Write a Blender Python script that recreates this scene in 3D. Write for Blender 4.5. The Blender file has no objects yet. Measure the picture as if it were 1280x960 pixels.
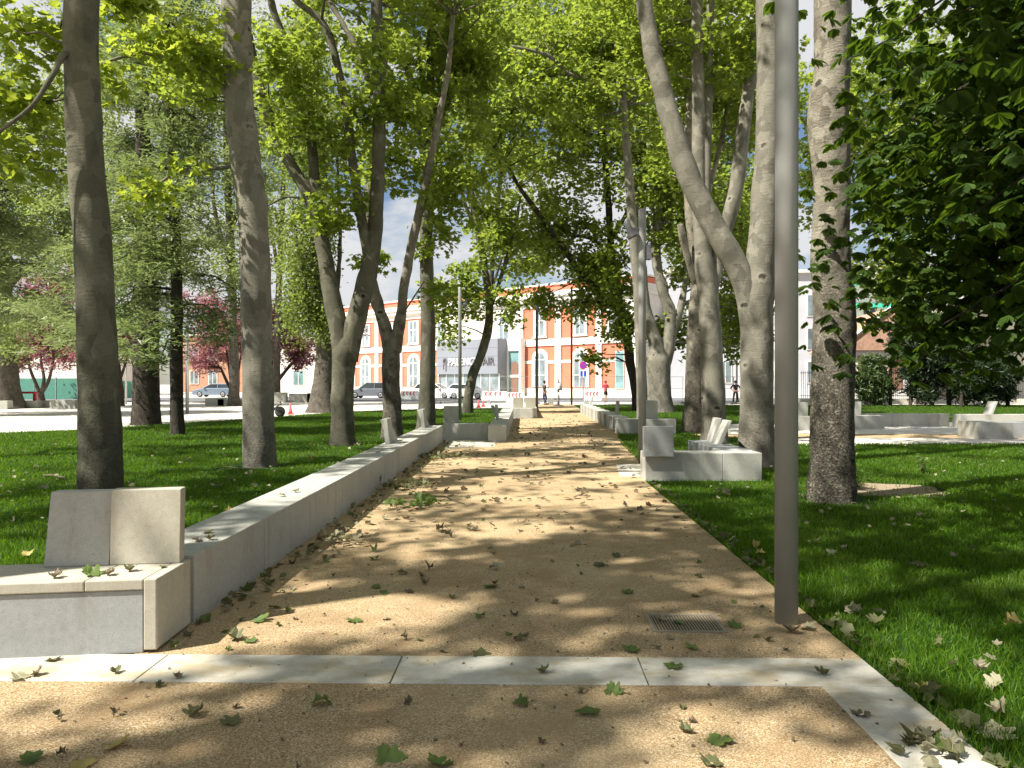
import bpy, bmesh, math, random
import numpy as np
from mathutils import Vector, Matrix, noise
R = math.radians
rng = np.random.default_rng(11)
random.seed(5)
S = bpy.context.scene
COL = S.collection
F = 950.0          # focal length in photo pixels (1280 wide)
EYE = 1.6
HOR = 478.0
def W(px, py, D):
    """world point at depth D seen at photo pixel (px, py)"""
    return Vector(((px-640.0)/F*D, D, EYE-(py-HOR)/F*D))
def G(px, py, z=0.0):
    D = (EYE-z)*F/(py-HOR)
    return Vector(((px-640.0)/F*D, D, z))
UD = Vector((0.01684, 1.0, 0)).normalized()      # the direction the path runs
VD = Vector((UD.y, -UD.x, 0))
PANG = math.atan2(-UD.x, UD.y)                   # z rotation that turns +Y into UD
def PT(a, d, z=0.0):
    p = VD*a + UD*d
    return Vector((p.x, p.y, z))

# ------------------------------------------------------------------ tagging
def tag(o, label=None, cat=None, group=None, kind=None):
    if label: o['label'] = label
    if cat: o['category'] = cat
    if group: o['group'] = group
    if kind: o['kind'] = kind
    return o
def empty(name, loc, rz=0.0):
    o = bpy.data.objects.new(name, None)
    o.location = loc; o.rotation_euler = (0, 0, rz)
    COL.objects.link(o)
    o.empty_display_size = 0.2
    return o
def copy_tree(o, parent=None):
    c = o.copy(); COL.objects.link(c)
    if parent is not None:
        c.parent = parent
    for ch in list(o.children):
        copy_tree(ch, c)
    return c

# ------------------------------------------------------------------ mesh builder
class MB:
    def __init__(self, origin=(0, 0, 0)):
        self.v = []; self.f = []; self.o = Vector(origin)
    def add(self, verts, faces):
        n = len(self.v)
        self.v += [tuple(Vector(p)-self.o) for p in verts]
        self.f += [tuple(i+n for i in f) for f in faces]
    def box(self, x0, x1, y0, y1, z0, z1, M=None):
        vs = [Vector((x, y, z)) for z in (z0, z1) for y in (y0, y1) for x in (x0, x1)]
        if M is not None: vs = [M @ p for p in vs]
        self.add(vs, [(0, 2, 3, 1), (4, 5, 7, 6), (0, 1, 5, 4), (2, 6, 7, 3), (0, 4, 6, 2), (1, 3, 7, 5)])
    def hexa(self, bottom, top):
        """bottom and top: four points each, same order (counter-clockwise from above)"""
        vs = [Vector(p) for p in bottom]+[Vector(p) for p in top]
        self.add(vs, [(3, 2, 1, 0), (4, 5, 6, 7)]+[(i, (i+1) % 4, 4+(i+1) % 4, 4+i) for i in range(4)])
    def prism(self, outline, depth_vec):
        """outline: list of 3-D points of one face, extruded along depth_vec"""
        n = len(outline); d = Vector(depth_vec)
        vs = [Vector(p) for p in outline]+[Vector(p)+d for p in outline]
        self.add(vs, [tuple(range(n)), tuple(range(2*n-1, n-1, -1))]+[(i, n+i, n+(i+1) % n, (i+1) % n) for i in range(n)])
    def tube(self, pts, rads, seg=12, step=None, amp=0.0, scale=3.0, seed=0.0, cap=True, lob=0.0):
        pts = [Vector(p) for p in pts]
        if np.isscalar(rads): rads = [rads]*len(pts)
        if step:
            P, Q = catmull(pts, rads, step)
        else:
            P, Q = pts, list(rads)
        n = len(P)
        t0 = (P[1]-P[0]).normalized()
        ref = Vector((1, 0, 0)) if abs(t0.x) < 0.9 else Vector((0, 1, 0))
        u = (ref-t0*ref.dot(t0)).normalized()
        vs = []
        for i in range(n):
            t = (P[min(i+1, n-1)]-P[max(i-1, 0)])
            if t.length < 1e-9: t = t0.copy()
            t.normalize()
            u = (u-t*u.dot(t))
            if u.length < 1e-6: u = t.orthogonal()
            u.normalize(); w = t.cross(u)
            for k in range(seg):
                a = 2*math.pi*k/seg
                d = u*math.cos(a)+w*math.sin(a)
                r = Q[i]
                if amp:
                    q = P[i]+d*r
                    s = Vector((q.x*scale+seed, q.y*scale, q.z*scale*0.55))
                    r += amp*(noise.noise(s)+0.45*noise.noise(s*2.7))
                    if lob: r += lob*max(0.0, noise.noise(Vector((q.x*1.6+seed*3, q.y*1.6, q.z*1.3)))-0.25)
                vs.append(P[i]+d*max(r, 0.002))
        fs = []
        for i in range(n-1):
            for k in range(seg):
                k2 = (k+1) % seg
                fs.append((i*seg+k, i*seg+k2, (i+1)*seg+k2, (i+1)*seg+k))
        if cap:
            fs.append(tuple(range(seg-1, -1, -1)))
            fs.append(tuple((n-1)*seg+k for k in range(seg)))
        self.add(vs, fs)
    def lathe(self, c, prof, seg=20, M=None):
        """prof: list of (r, z) revolved about the vertical through c"""
        c = Vector(c); vs = []
        for (r, z) in prof:
            for k in range(seg):
                a = 2*math.pi*k/seg
                p = Vector((r*math.cos(a), r*math.sin(a), z))
                vs.append(c+(M @ p if M is not None else p))
        n = len(prof); fs = []
        for i in range(n-1):
            for k in range(seg):
                k2 = (k+1) % seg
                fs.append((i*seg+k, i*seg+k2, (i+1)*seg+k2, (i+1)*seg+k))
        fs.append(tuple(range(seg-1, -1, -1))); fs.append(tuple((n-1)*seg+k for k in range(seg)))
        self.add(vs, fs)
    def build(self, name, mat, parent=None, smooth=False, bevel=0.0, bseg=2):
        me = bpy.data.meshes.new(name)
        me.from_pydata(self.v, [], self.f)
        me.update()
        bm = bmesh.new(); bm.from_mesh(me)
        if bevel:
            bmesh.ops.bevel(bm, geom=list(bm.edges), offset=bevel, segments=bseg, affect='EDGES', profile=0.5, clamp_overlap=True)
        bmesh.ops.recalc_face_normals(bm, faces=bm.faces)
        bm.to_mesh(me); bm.free()
        if smooth:
            me.polygons.foreach_set('use_smooth', [True]*len(me.polygons))
        me.materials.append(mat)
        o = bpy.data.objects.new(name, me); COL.objects.link(o)
        if parent is not None: o.parent = parent
        return o
def catmull(pts, rads, step):
    P = []; Q = []
    n = len(pts)
    for i in range(n-1):
        p0 = pts[max(i-1, 0)]; p1 = pts[i]; p2 = pts[i+1]; p3 = pts[min(i+2, n-1)]
        L = (p2-p1).length; m = max(1, int(L/step))
        for j in range(m):
            t = j/m
            P.append(0.5*((2*p1)+(p2-p0)*t+(2*p0-5*p1+4*p2-p3)*t*t+(3*p1-p0-3*p2+p3)*t**3))
            tt = t*t*(3-2*t)
            Q.append(rads[i]*(1-tt)+rads[i+1]*tt)
    P.append(pts[-1]); Q.append(rads[-1])
    return P, Q

def np_mesh(name, verts, loops, starts, totals, mat, parent=None, smooth=False):
    me = bpy.data.meshes.new(name)
    me.vertices.add(len(verts)); me.vertices.foreach_set('co', np.ascontiguousarray(verts, dtype=np.float32).ravel())
    me.loops.add(len(loops)); me.loops.foreach_set('vertex_index', np.ascontiguousarray(loops, dtype=np.int32))
    me.polygons.add(len(starts))
    me.polygons.foreach_set('loop_start', np.ascontiguousarray(starts, dtype=np.int32))
    me.polygons.foreach_set('loop_total', np.ascontiguousarray(totals, dtype=np.int32))
    if smooth: me.polygons.foreach_set('use_smooth', np.ones(len(starts), dtype=bool))
    me.update(calc_edges=True)
    me.materials.append(mat)
    o = bpy.data.objects.new(name, me); COL.objects.link(o)
    if parent is not None: o.parent = parent
    return o

# ------------------------------------------------------------------ materials
class NT:
    def __init__(self, name):
        self.m = bpy.data.materials.new(name); self.m.use_nodes = True
        self.t = self.m.node_tree; self.t.nodes.clear()
        self.out = self.n('ShaderNodeOutputMaterial')
    def n(self, typ, **kw):
        x = self.t.nodes.new(typ)
        for k, v in kw.items(): setattr(x, k, v)
        return x
    def l(self, a, b): self.t.links.new(a, b)
    def coords(self, scale=(1, 1, 1), world=False):
        if world:
            g = self.n('ShaderNodeNewGeometry').outputs['Position']
        else:
            g = self.n('ShaderNodeTexCoord').outputs['Object']
        mp = self.n('ShaderNodeMapping'); mp.inputs['Scale'].default_value = scale
        self.l(g, mp.inputs['Vector']); return mp.outputs['Vector']
    def noise(self, vec, scale, detail=4, rough=0.55, dist=0.0):
        x = self.n('ShaderNodeTexNoise'); x.inputs['Scale'].default_value = scale
        x.inputs['Detail'].default_value = detail; x.inputs['Roughness'].default_value = rough
        x.inputs['Distortion'].default_value = dist
        self.l(vec, x.inputs['Vector']); return x.outputs['Fac']
    def voro(self, vec, scale, feature='F1', out='Distance'):
        x = self.n('ShaderNodeTexVoronoi', feature=feature); x.inputs['Scale'].default_value = scale
        self.l(vec, x.inputs['Vector']); return x.outputs[out]
    def ramp(self, fac, stops, interp='LINEAR'):
        x = self.n('ShaderNodeValToRGB'); e = x.color_ramp.elements; x.color_ramp.interpolation = interp
        while len(e) > 1: e.remove(e[-1])
        e[0].position = stops[0][0]; c = stops[0][1]; e[0].color = (*c, 1) if len(c) == 3 else c
        for p, c in stops[1:]:
            k = e.new(p); k.color = (*c, 1) if len(c) == 3 else c
        self.l(fac, x.inputs['Fac']); return x.outputs['Color']
    def mix(self, fac, a, b, blend='MIX'):
        x = self.n('ShaderNodeMix', data_type='RGBA', blend_type=blend)
        for sock, val in ((x.inputs[0], fac), (x.inputs[6], a), (x.inputs[7], b)):
            if isinstance(val, (int, float)): sock.default_value = val
            elif isinstance(val, tuple): sock.default_value = (*val, 1) if len(val) == 3 else val
            else: self.l(val, sock)
        return x.outputs[2]
    def math(self, op, a, b=0.0):
        x = self.n('ShaderNodeMath', operation=op)
        for sock, val in ((x.inputs[0], a), (x.inputs[1], b)):
            if isinstance(val, (int, float)): sock.default_value = val
            else: self.l(val, sock)
        return x.outputs[0]
    def bsdf(self, color, rough=0.8, metal=0.0, spec=0.3, bump=None, bstr=0.3, bdist=0.02):
        b = self.n('ShaderNodeBsdfPrincipled')
        for sock, val in ((b.inputs['Base Color'], color), (b.inputs['Roughness'], rough), (b.inputs['Metallic'], metal)):
            if isinstance(val, (int, float)): sock.default_value = val
            elif isinstance(val, tuple): sock.default_value = (*val, 1)
            else: self.l(val, sock)
        b.inputs['Specular IOR Level'].default_value = spec
        if bump is not None:
            x = self.n('ShaderNodeBump'); x.inputs['Strength'].default_value = bstr; x.inputs['Distance'].default_value = bdist
            self.l(bump, x.inputs['Height']); self.l(x.outputs['Normal'], b.inputs['Normal'])
        return b.outputs[0]
    def done(self, sh):
        self.l(sh, self.out.inputs['Surface']); return self.m

def m_plain(name, col, rough=0.6, metal=0.0, spec=0.3, var=0.12, scale=6.0):
    t = NT(name); v = t.coords()
    f = t.noise(v, scale, 5)
    a = tuple(c*(1-var) for c in col); b = tuple(min(1, c*(1+var)) for c in col)
    return t.done(t.bsdf(t.ramp(f, [(0.3, a), (0.7, b)]), rough, metal, spec))

def m_concrete(name, base, stain=None, sfac=.58):
    t = NT(name); v = t.coords(world=True)
    big = t.noise(v, 1.3, 5, 0.6)
    sp = t.noise(v, 170, 2, 0.7)
    mid = t.noise(v, 26, 4, 0.6)
    c0 = tuple(c*0.84 for c in base); c1 = tuple(c*1.10 for c in base)
    c = t.ramp(big, [(0.3, c0), (0.68, c1)])
    oi = t.n('ShaderNodeObjectInfo')
    c = t.mix(t.math('MULTIPLY', oi.outputs['Random'], 0.30), c, (base[0]*0.68, base[1]*0.66, base[2]*0.60))
    c = t.mix(0.5, c, t.ramp(mid, [(0.3, (0.42, 0.42, 0.41)), (0.7, (0.58, 0.58, 0.57))]), 'OVERLAY')
    c = t.mix(t.ramp(sp, [(0.56, (0, 0, 0)), (0.68, (1, 1, 1))]), c, tuple(c_*0.58 for c_ in base))
    st = t.noise(t.coords((3.0, 3.0, 0.5) if stain is None else (1.6, 2.6, 1), world=True), 1.6, 5, 0.65)
    c = t.mix(t.math('MULTIPLY', t.ramp(st, [(0.54 if stain is None else 0.47, (0, 0, 0)), (0.72 if stain is None else 0.63, (1, 1, 1))]), sfac), c, stain or (base[0]*0.60, base[1]*0.56, base[2]*0.46))
    h = t.math('ADD', sp, t.math('MULTIPLY', mid, 0.8))
    return t.done(t.bsdf(c, 0.82, 0, 0.25, h, 0.22, 0.004))

def m_gravel():
    t = NT('sandy_gravel'); v = t.coords(world=True)
    g1 = t.noise(v, 260, 3, 0.7); g2 = t.noise(v, 95, 3, 0.65); g3 = t.noise(v, 2.2, 6, 0.6); g4 = t.noise(v, 0.45, 4)
    ce = t.voro(v, 150, out='Color')
    sep = t.n('ShaderNodeSeparateColor'); t.l(ce, sep.inputs[0])
    c = t.ramp(sep.outputs[0], [(0.0, (0.20, 0.130, 0.060)), (0.35, (0.41, 0.290, 0.152)), (0.75, (0.54, 0.412, 0.245)), (0.95, (0.66, 0.56, 0.40))])
    c = t.mix(t.ramp(g2, [(0.36, (1, 1, 1)), (0.5, (0, 0, 0))]), c, (0.24, 0.155, 0.075))
    c = t.mix(t.math('MULTIPLY', t.ramp(g3, [(0.44, (0, 0, 0)), (0.66, (1, 1, 1))]), 0.62), c, (0.29, 0.195, 0.10))
    c = t.mix(t.math('MULTIPLY', t.ramp(g4, [(0.45, (0, 0, 0)), (0.65, (1, 1, 1))]), 0.4), c, (0.56, 0.43, 0.25))
    h = t.math('ADD', g1, t.math('MULTIPLY', g2, 1.5))
    return t.done(t.bsdf(c, 0.95, 0, 0.12, h, 0.65, 0.012))

def m_lawn():
    t = NT('lawn_soil_green'); v = t.coords(world=True)
    f = t.noise(v, 3.5, 6, 0.65); g = t.noise(v, 60, 3, 0.7)
    c = t.ramp(f, [(0.3, (0.012, 0.030, 0.005)), (0.6, (0.024, 0.056, 0.009)), (0.85, (0.065, 0.080, 0.025))])
    c = t.mix(0.6, c, t.ramp(g, [(0.3, (0.3, 0.3, 0.3)), (0.7, (0.7, 0.7, 0.7))]), 'OVERLAY')
    return t.done(t.bsdf(c, 0.9, 0, 0.1, g, 0.6, 0.03))

def leaf_mat(name, cols, trans, tfac=0.42, rough=0.45, spec=0.35, patch=None):
    """cols: ramp over a random number per leaf; trans: colour of the light that comes through"""
    t = NT(name)
    g = t.n('ShaderNodeNewGeometry')
    n = len(cols)
    c = t.ramp(g.outputs['Random Per Island'], [(i/(max(n-1, 1)), cc) for i, cc in enumerate(cols)])
    if patch:
        pn = t.noise(t.coords(world=True), 0.8, 5, 0.62)
        c = t.mix(t.math('MULTIPLY', t.ramp(pn, [(0.50, (0, 0, 0)), (0.72, (1, 1, 1))]), 0.6), c, patch)
    b = t.bsdf(c, rough, 0, spec)
    tr = t.n('ShaderNodeBsdfTranslucent')
    t.l(t.mix(0.75, c, trans, 'MIX'), tr.inputs['Color'])
    mx = t.n('ShaderNodeMixShader'); mx.inputs[0].default_value = tfac
    t.l(b, mx.inputs[1]); t.l(tr.outputs[0], mx.inputs[2])
    return t.done(mx.outputs[0])

def m_bark(name, dark, mid, pale, flake=1.0, zs=0.55, bump=1.0, cell=9.0, zrough=None):
    """plane bark: smooth beige ground with shed plates; below zrough metres it turns to dark flaking crust"""
    t = NT(name); v = t.coords((1, 1, zs), world=True)
    big = t.noise(v, 2.3, 6, 0.62, 0.6)
    c = t.ramp(big, [(0.30, tuple(x*0.72 for x in mid)), (0.46, mid), (0.58, mid), (0.74, pale)])
    # shed plates with crisp edges
    dn = t.n('ShaderNodeTexNoise'); dn.inputs['Scale'].default_value = 6; dn.inputs['Detail'].default_value = 5
    t.l(v, dn.inputs['Vector'])
    av = t.n('ShaderNodeVectorMath', operation='MULTIPLY_ADD'); t.l(dn.outputs['Color'], av.inputs[0]); av.inputs[1].default_value = (0.28, 0.28, 0.28)
    t.l(t.coords((1, 1, 0.75), world=True), av.inputs[2])
    ce = t.voro(av.outputs[0], cell, out='Color')
    sp = t.n('ShaderNodeSeparateColor'); t.l(ce, sp.inputs[0])
    plate = t.ramp(sp.outputs[0], [(0, dark), (0.16, tuple(x*0.62 for x in mid)), (0.34, mid), (0.66, tuple((x+y)/2 for x, y in zip(mid, pale))), (0.88, pale)], 'CONSTANT')
    c = t.mix(0.34*min(1.3, flake), c, plate)
    # fine dark flakes
    fl = t.noise(t.coords((1, 1, 1.25), world=True), 34, 7, 0.72, 0.5)
    crust = t.ramp(fl, [(0.44, (0, 0, 0)), (0.64, (1, 1, 1))])
    if zrough is not None:
        g = t.n('ShaderNodeNewGeometry'); sz = t.n('ShaderNodeSeparateXYZ'); t.l(g.outputs['Position'], sz.inputs[0])
        zz = t.math('ADD', sz.outputs[2], t.math('MULTIPLY', t.math('SUBTRACT', big, 0.5), 3.0))
        mr = t.n('ShaderNodeMapRange'); mr.inputs[1].default_value = zrough*0.35; mr.inputs[2].default_value = zrough*1.35; mr.inputs[3].default_value = 1.0; mr.inputs[4].default_value = 0.12
        t.l(zz, mr.inputs[0]); low = mr.outputs[0]
    else:
        low = 0.45
    cf = t.math('MULTIPLY', t.math('MULTIPLY', crust, 0.85*flake), low)
    c = t.mix(cf, c, dark)
    hz = t.noise(t.coords((1.2, 1.2, 9.0), world=True), 4.0, 4, 0.6, 0.3)
    c = t.mix(t.math('MULTIPLY', t.ramp(hz, [(0.58, (0, 0, 0)), (0.66, (1, 1, 1))]), 0.38), c, tuple(x*0.55 for x in mid))
    # knots and branch scars: sparse dark eyes, wider than high
    kd = t.voro(t.coords((1.0, 1.0, 1.5), world=True), 1.5)
    kn = t.math('ADD', kd, t.math('MULTIPLY', t.math('SUBTRACT', t.noise(v, 9, 5, 0.6), 0.5), 0.30))
    eye = t.ramp(kn, [(0.055, (1, 1, 1)), (0.12, (0, 0, 0))])
    rim = t.ramp(kn, [(0.10, (0, 0, 0)), (0.16, (1, 1, 1)), (0.24, (0, 0, 0))])
    c = t.mix(t.math('MULTIPLY', rim, 0.35), c, pale)
    c = t.mix(t.math('MULTIPLY', eye, 0.85), c, tuple(x*0.7 for x in dark))
    fine = t.noise(v, 60, 4, 0.7)
    c = t.mix(0.45, c, t.ramp(fine, [(0.3, (0.36, 0.36, 0.36)), (0.7, (0.64, 0.64, 0.64))]), 'OVERLAY')
    h = t.math('ADD', t.math('MULTIPLY', cf, -1.5), t.math('ADD', t.math('MULTIPLY', fine, 0.30), t.math('MULTIPLY', sp.outputs[0], 0.35)))
    h = t.math('ADD', h, t.math('ADD', t.math('MULTIPLY', hz, -0.6), t.math('MULTIPLY', eye, -1.6)))
    return t.done(t.bsdf(c, 0.88, 0, 0.15, h, min(1.0, 0.6*bump), 0.03))

def m_glass(name, col, rough=0.08):
    t = NT(name); v = t.coords(world=True)
    f = t.noise(v, 0.7, 3)
    c = t.ramp(f, [(0.35, tuple(x*0.6 for x in col)), (0.65, tuple(min(1, x*1.25) for x in col))])
    return t.done(t.bsdf(c, rough, 0.0, 0.8))

M = {}
M['gravel'] = m_gravel()
M['lawn'] = m_lawn()
M['conc'] = m_concrete('pale_cast_concrete', (0.43, 0.425, 0.385))
M['conc_warm'] = m_concrete('warm_cast_concrete', (0.46, 0.43, 0.35))
M['conc_cool'] = m_concrete('grey_cast_concrete', (0.34, 0.35, 0.345))
M['slab'] = m_concrete('paving_slab_concrete', (0.53, 0.505, 0.435), stain=(0.36, 0.29, 0.17), sfac=.75)
M['plaza'] = m_concrete('pale_plaza_paving', (0.66, 0.62, 0.55))
M['asphalt'] = m_concrete('grey_asphalt', (0.16, 0.16, 0.165))
M['joint'] = m_plain('dark_joint', (0.06, 0.055, 0.05), 0.9)
M['steel'] = m_plain('grey_painted_steel', (0.268, 0.270, 0.252), 0.45, 0.1, 0.4, 0.10, 2.0)
M['dsteel'] = m_plain('dark_painted_steel', (0.075, 0.078, 0.08), 0.45, 0.3, 0.4)
M['galv'] = m_plain('galvanised_steel', (0.42, 0.43, 0.44), 0.4, 0.7, 0.4)
M['lamp'] = m_plain('lamp_housing_grey', (0.16, 0.16, 0.165), 0.4, 0.4, 0.4)
M['glass'] = m_glass('lamp_glass', (0.5, 0.5, 0.5))
M['bark'] = m_bark('plane_bark', (0.040, 0.036, 0.028), (0.178, 0.166, 0.130), (0.33, 0.305, 0.245), 0.8, 0.55, 0.9, 5.0, 1.2)
M['bark_rough'] = m_bark('plane_bark_flaking', (0.034, 0.027, 0.019), (0.225, 0.203, 0.157), (0.37, 0.335, 0.265), 1.15, 0.8, 1.6, 8.0, 2.6)
M['bark_olive'] = m_bark('plane_bark_olive', (0.028, 0.026, 0.018), (0.108, 0.103, 0.072), (0.22, 0.205, 0.15), 0.8, 0.55, 1.0, 4.5, 1.4)
M['bark_conifer'] = m_bark('conifer_bark', (0.035, 0.029, 0.023), (0.085, 0.072, 0.058), (0.15, 0.13, 0.105), 1.4, 0.3, 2.0)
M['bark_poplar'] = m_bark('poplar_bark', (0.05, 0.045, 0.036), (0.15, 0.13, 0.105), (0.26, 0.23, 0.19), 1.2, 0.25, 2.0)
M['bark_plum'] = m_bark('plum_bark', (0.035, 0.026, 0.022), (0.085, 0.065, 0.052), (0.13, 0.10, 0.085), 0.8)
M['leaf_plane'] = leaf_mat('plane_leaf', [(0.066, 0.108, 0.016), (0.102, 0.155, 0.020), (0.140, 0.200, 0.026), (0.19, 0.25, 0.036)], (0.44, 0.54, 0.060), 0.52)
M['leaf_plane_far'] = leaf_mat('plane_leaf_far', [(0.072, 0.114, 0.020), (0.112, 0.165, 0.026), (0.155, 0.215, 0.032), (0.21, 0.27, 0.045)], (0.44, 0.54, 0.075), 0.52)
M['leaf_young'] = leaf_mat('young_plane_leaf', [(0.085, 0.150, 0.012), (0.13, 0.205, 0.016), (0.175, 0.25, 0.022)], (0.48, 0.55, 0.055), 0.55)
M['leaf_chestnut'] = leaf_mat('chestnut_leaf', [(0.022, 0.048, 0.007), (0.034, 0.068, 0.009), (0.052, 0.092, 0.012)], (0.16, 0.26, 0.015), 0.38, 0.55, 0.18)
M['leaf_poplar'] = leaf_mat('poplar_leaf', [(0.095, 0.135, 0.030), (0.135, 0.185, 0.042), (0.18, 0.235, 0.065)], (0.38, 0.48, 0.08), 0.46)
M['leaf_elm'] = leaf_mat('elm_leaf', [(0.095, 0.135, 0.040), (0.14, 0.19, 0.055), (0.19, 0.24, 0.085), (0.24, 0.28, 0.12)], (0.36, 0.45, 0.10), 0.46)
M['leaf_plum'] = leaf_mat('purple_plum_leaf', [(0.13, 0.045, 0.055), (0.21, 0.085, 0.098), (0.30, 0.145, 0.160), (0.36, 0.21, 0.215)], (0.52, 0.18, 0.19), 0.44)
M['needle'] = leaf_mat('cedar_needle', [(0.085, 0.120, 0.042), (0.14, 0.185, 0.065), (0.20, 0.255, 0.10), (0.26, 0.31, 0.14)], (0.32, 0.40, 0.11), 0.36)
M['needle_dark'] = leaf_mat('cypress_needle', [(0.016, 0.030, 0.012), (0.026, 0.046, 0.016), (0.042, 0.066, 0.024)], (0.06, 0.09, 0.03), 0.25)
M['needle_mid'] = leaf_mat('thuja_needle', [(0.045, 0.075, 0.022), (0.070, 0.110, 0.032), (0.10, 0.14, 0.045)], (0.12, 0.18, 0.05), 0.25)
M['grass'] = leaf_mat('grass_blade', [(0.023, 0.068, 0.003), (0.045, 0.116, 0.004), (0.076, 0.165, 0.007), (0.14, 0.22, 0.020)], (0.22, 0.40, 0.010), 0.42, 0.5, 0.25, patch=(0.12, 0.15, 0.030))
M['weed'] = leaf_mat('weed_leaf', [(0.07, 0.14, 0.025), (0.11, 0.19, 0.04)], (0.20, 0.32, 0.04), 0.4)
def m_dead(name, c0, c1, tr=0.15, trc=(0.3, 0.25, 0.1)):
    t = NT(name); v = t.coords(); f = t.noise(v, 28, 4, 0.65)
    oi = t.n('ShaderNodeObjectInfo')
    c = t.ramp(f, [(0.3, c0), (0.7, c1)])
    c = t.mix(t.math('MULTIPLY', oi.outputs['Random'], 0.45), c, tuple(x*0.55 for x in c0))
    b = t.bsdf(c, 0.6, 0, 0.3)
    x = t.n('ShaderNodeBsdfTranslucent'); x.inputs['Color'].default_value = (*trc, 1)
    mx = t.n('ShaderNodeMixShader'); mx.inputs[0].default_value = tr
    t.l(b, mx.inputs[1]); t.l(x.outputs[0], mx.inputs[2])
    return t.done(mx.outputs[0])
M['dead_green'] = m_dead('fallen_leaf_green', (0.075, 0.12, 0.028), (0.15, 0.21, 0.055), 0.25, (0.2, 0.3, 0.05))
M['dead_olive'] = m_dead('fallen_leaf_olive', (0.070, 0.078, 0.028), (0.155, 0.155, 0.066), 0.12)
M['dead_brown'] = m_dead('fallen_leaf_brown', (0.080, 0.056, 0.030), (0.19, 0.14, 0.082), 0.08)
M['dead_yellow'] = m_dead('fallen_leaf_yellow', (0.36, 0.27, 0.07), (0.52, 0.42, 0.16), 0.25, (0.5, 0.4, 0.1))
M['dead_pale'] = m_dead('fallen_leaf_pale', (0.21, 0.19, 0.115), (0.36, 0.34, 0.22), 0.2, (0.4, 0.38, 0.2))
M['twig'] = m_plain('dry_twig', (0.10, 0.08, 0.055), 0.9)
# ================================================================== world, sun, camera
TOSUN = Vector((-0.54, -0.31, 0.79)).normalized()
SUN_EL = math.asin(TOSUN.z); SUN_AZ = math.atan2(TOSUN.x, TOSUN.y)
wd = bpy.data.worlds.new("World"); S.world = wd; wd.use_nodes = True
nt = wd.node_tree; nt.nodes.clear()
def wn(t, **k):
    x = nt.nodes.new(t)
    for a, b in k.items(): setattr(x, a, b)
    return x
sky = wn('ShaderNodeTexSky', sky_type='NISHITA'); sky.sun_disc = False
sky.sun_elevation = SUN_EL; sky.sun_rotation = SUN_AZ % (2*math.pi); sky.air_density = 1.0; sky.dust_density = 0.6; sky.ozone_density = 1.5
tc = wn('ShaderNodeTexCoord'); mp = wn('ShaderNodeMapping'); mp.inputs['Scale'].default_value = (1, 1, 2.2); mp.inputs['Location'].default_value = (0.35, 0.1, 0.2)
nt.links.new(tc.outputs['Generated'], mp.inputs['Vector'])
cn = wn('ShaderNodeTexNoise'); cn.inputs['Scale'].default_value = 3.1; cn.inputs['Detail'].default_value = 7; cn.inputs['Roughness'].default_value = 0.56; cn.inputs['Distortion'].default_value = 0.3
nt.links.new(mp.outputs[0], cn.inputs['Vector'])
cr = wn('ShaderNodeValToRGB'); cr.color_ramp.elements[0].position = 0.43; cr.color_ramp.elements[1].position = 0.54
nt.links.new(cn.outputs['Fac'], cr.inputs['Fac'])
cm = wn('ShaderNodeMix', data_type='RGBA'); cm.inputs[7].default_value = (6.8, 6.9, 7.1, 1)
nt.links.new(cr.outputs['Color'], cm.inputs[0]); nt.links.new(sky.outputs[0], cm.inputs[6])
bg = wn('ShaderNodeBackground'); bg.inputs['Strength'].default_value = 0.05
nt.links.new(cm.outputs[2], bg.inputs['Color'])
wo = wn('ShaderNodeOutputWorld'); nt.links.new(bg.outputs[0], wo.inputs['Surface'])

sl = bpy.data.lights.new('sun', 'SUN'); sl.energy = 5.0; sl.angle = R(0.7); sl.color = (1.0, 0.955, 0.87)
so = bpy.data.objects.new('sun', sl); COL.objects.link(so)
so.rotation_euler = (-TOSUN).to_track_quat('-Z', 'Y').to_euler(); so.location = (-20, -10, 40)

cd = bpy.data.cameras.new('camera'); co = bpy.data.objects.new('camera', cd); COL.objects.link(co)
cd.sensor_width = 36.0; cd.lens = F/1280*36; cd.clip_end = 2000; cd.clip_start = 0.05
co.location = (0, 0, EYE); co.rotation_euler = (R(90)-math.atan2(2.0, F), 0, 0)
S.camera = co
S.view_settings.view_transform = 'Standard'; S.view_settings.look = 'None'; S.view_settings.gamma = 1
S.view_settings.exposure = 1.2
S.render.engine = 'CYCLES'
S.cycles.use_denoising = True
S.cycles.max_bounces = 7; S.cycles.diffuse_bounces = 4; S.cycles.glossy_bounces = 2; S.cycles.transmission_bounces = 5; S.cycles.transparent_max_bounces = 8
S.cycles.caustics_reflective = False; S.cycles.caustics_refractive = False
S.cycles.use_adaptive_sampling = True; S.cycles.adaptive_threshold = 0.015
S.cycles.sample_clamp_indirect = 8

# ================================================================== ground sheets
def sheet(name, pts, z, mat, label, kind='structure', cat='ground', sub=0):
    b = MB(); b.add([(p[0], p[1], z) for p in pts], [tuple(range(len(pts)))])
    o = b.build(name, mat)
    return tag(o, label, cat, None, kind)
sheet('ground', [(-400, -60), (400, -60), (400, 500), (-400, 500)], -0.016, M['plaza'], 'pale paved square stretching away beyond the lawns', cat='ground')
PATH = [PT(-2.3, 4.42), PT(1.95, 4.42), PT(1.95, 12.4), PT(2.2, 13.0), PT(2.75, 22.5), PT(2.95, 24), PT(3.45, 56), PT(0.2, 56), PT(0.55, 34), PT(-0.6, 33.9), PT(-0.6, 20.5), PT(-2.3, 20.5)]
sheet('path', PATH, 0.0, M['gravel'], 'sandy gravel path running between the two rows of plane trees', cat='path')
sheet('forecourt', [PT(-14, -6), PT(1.56, -6), PT(1.56, 4.02), PT(-14, 4.02)], 0.0, M['gravel'], 'sandy gravel patch in front of the cross band of slabs', cat='path')
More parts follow.
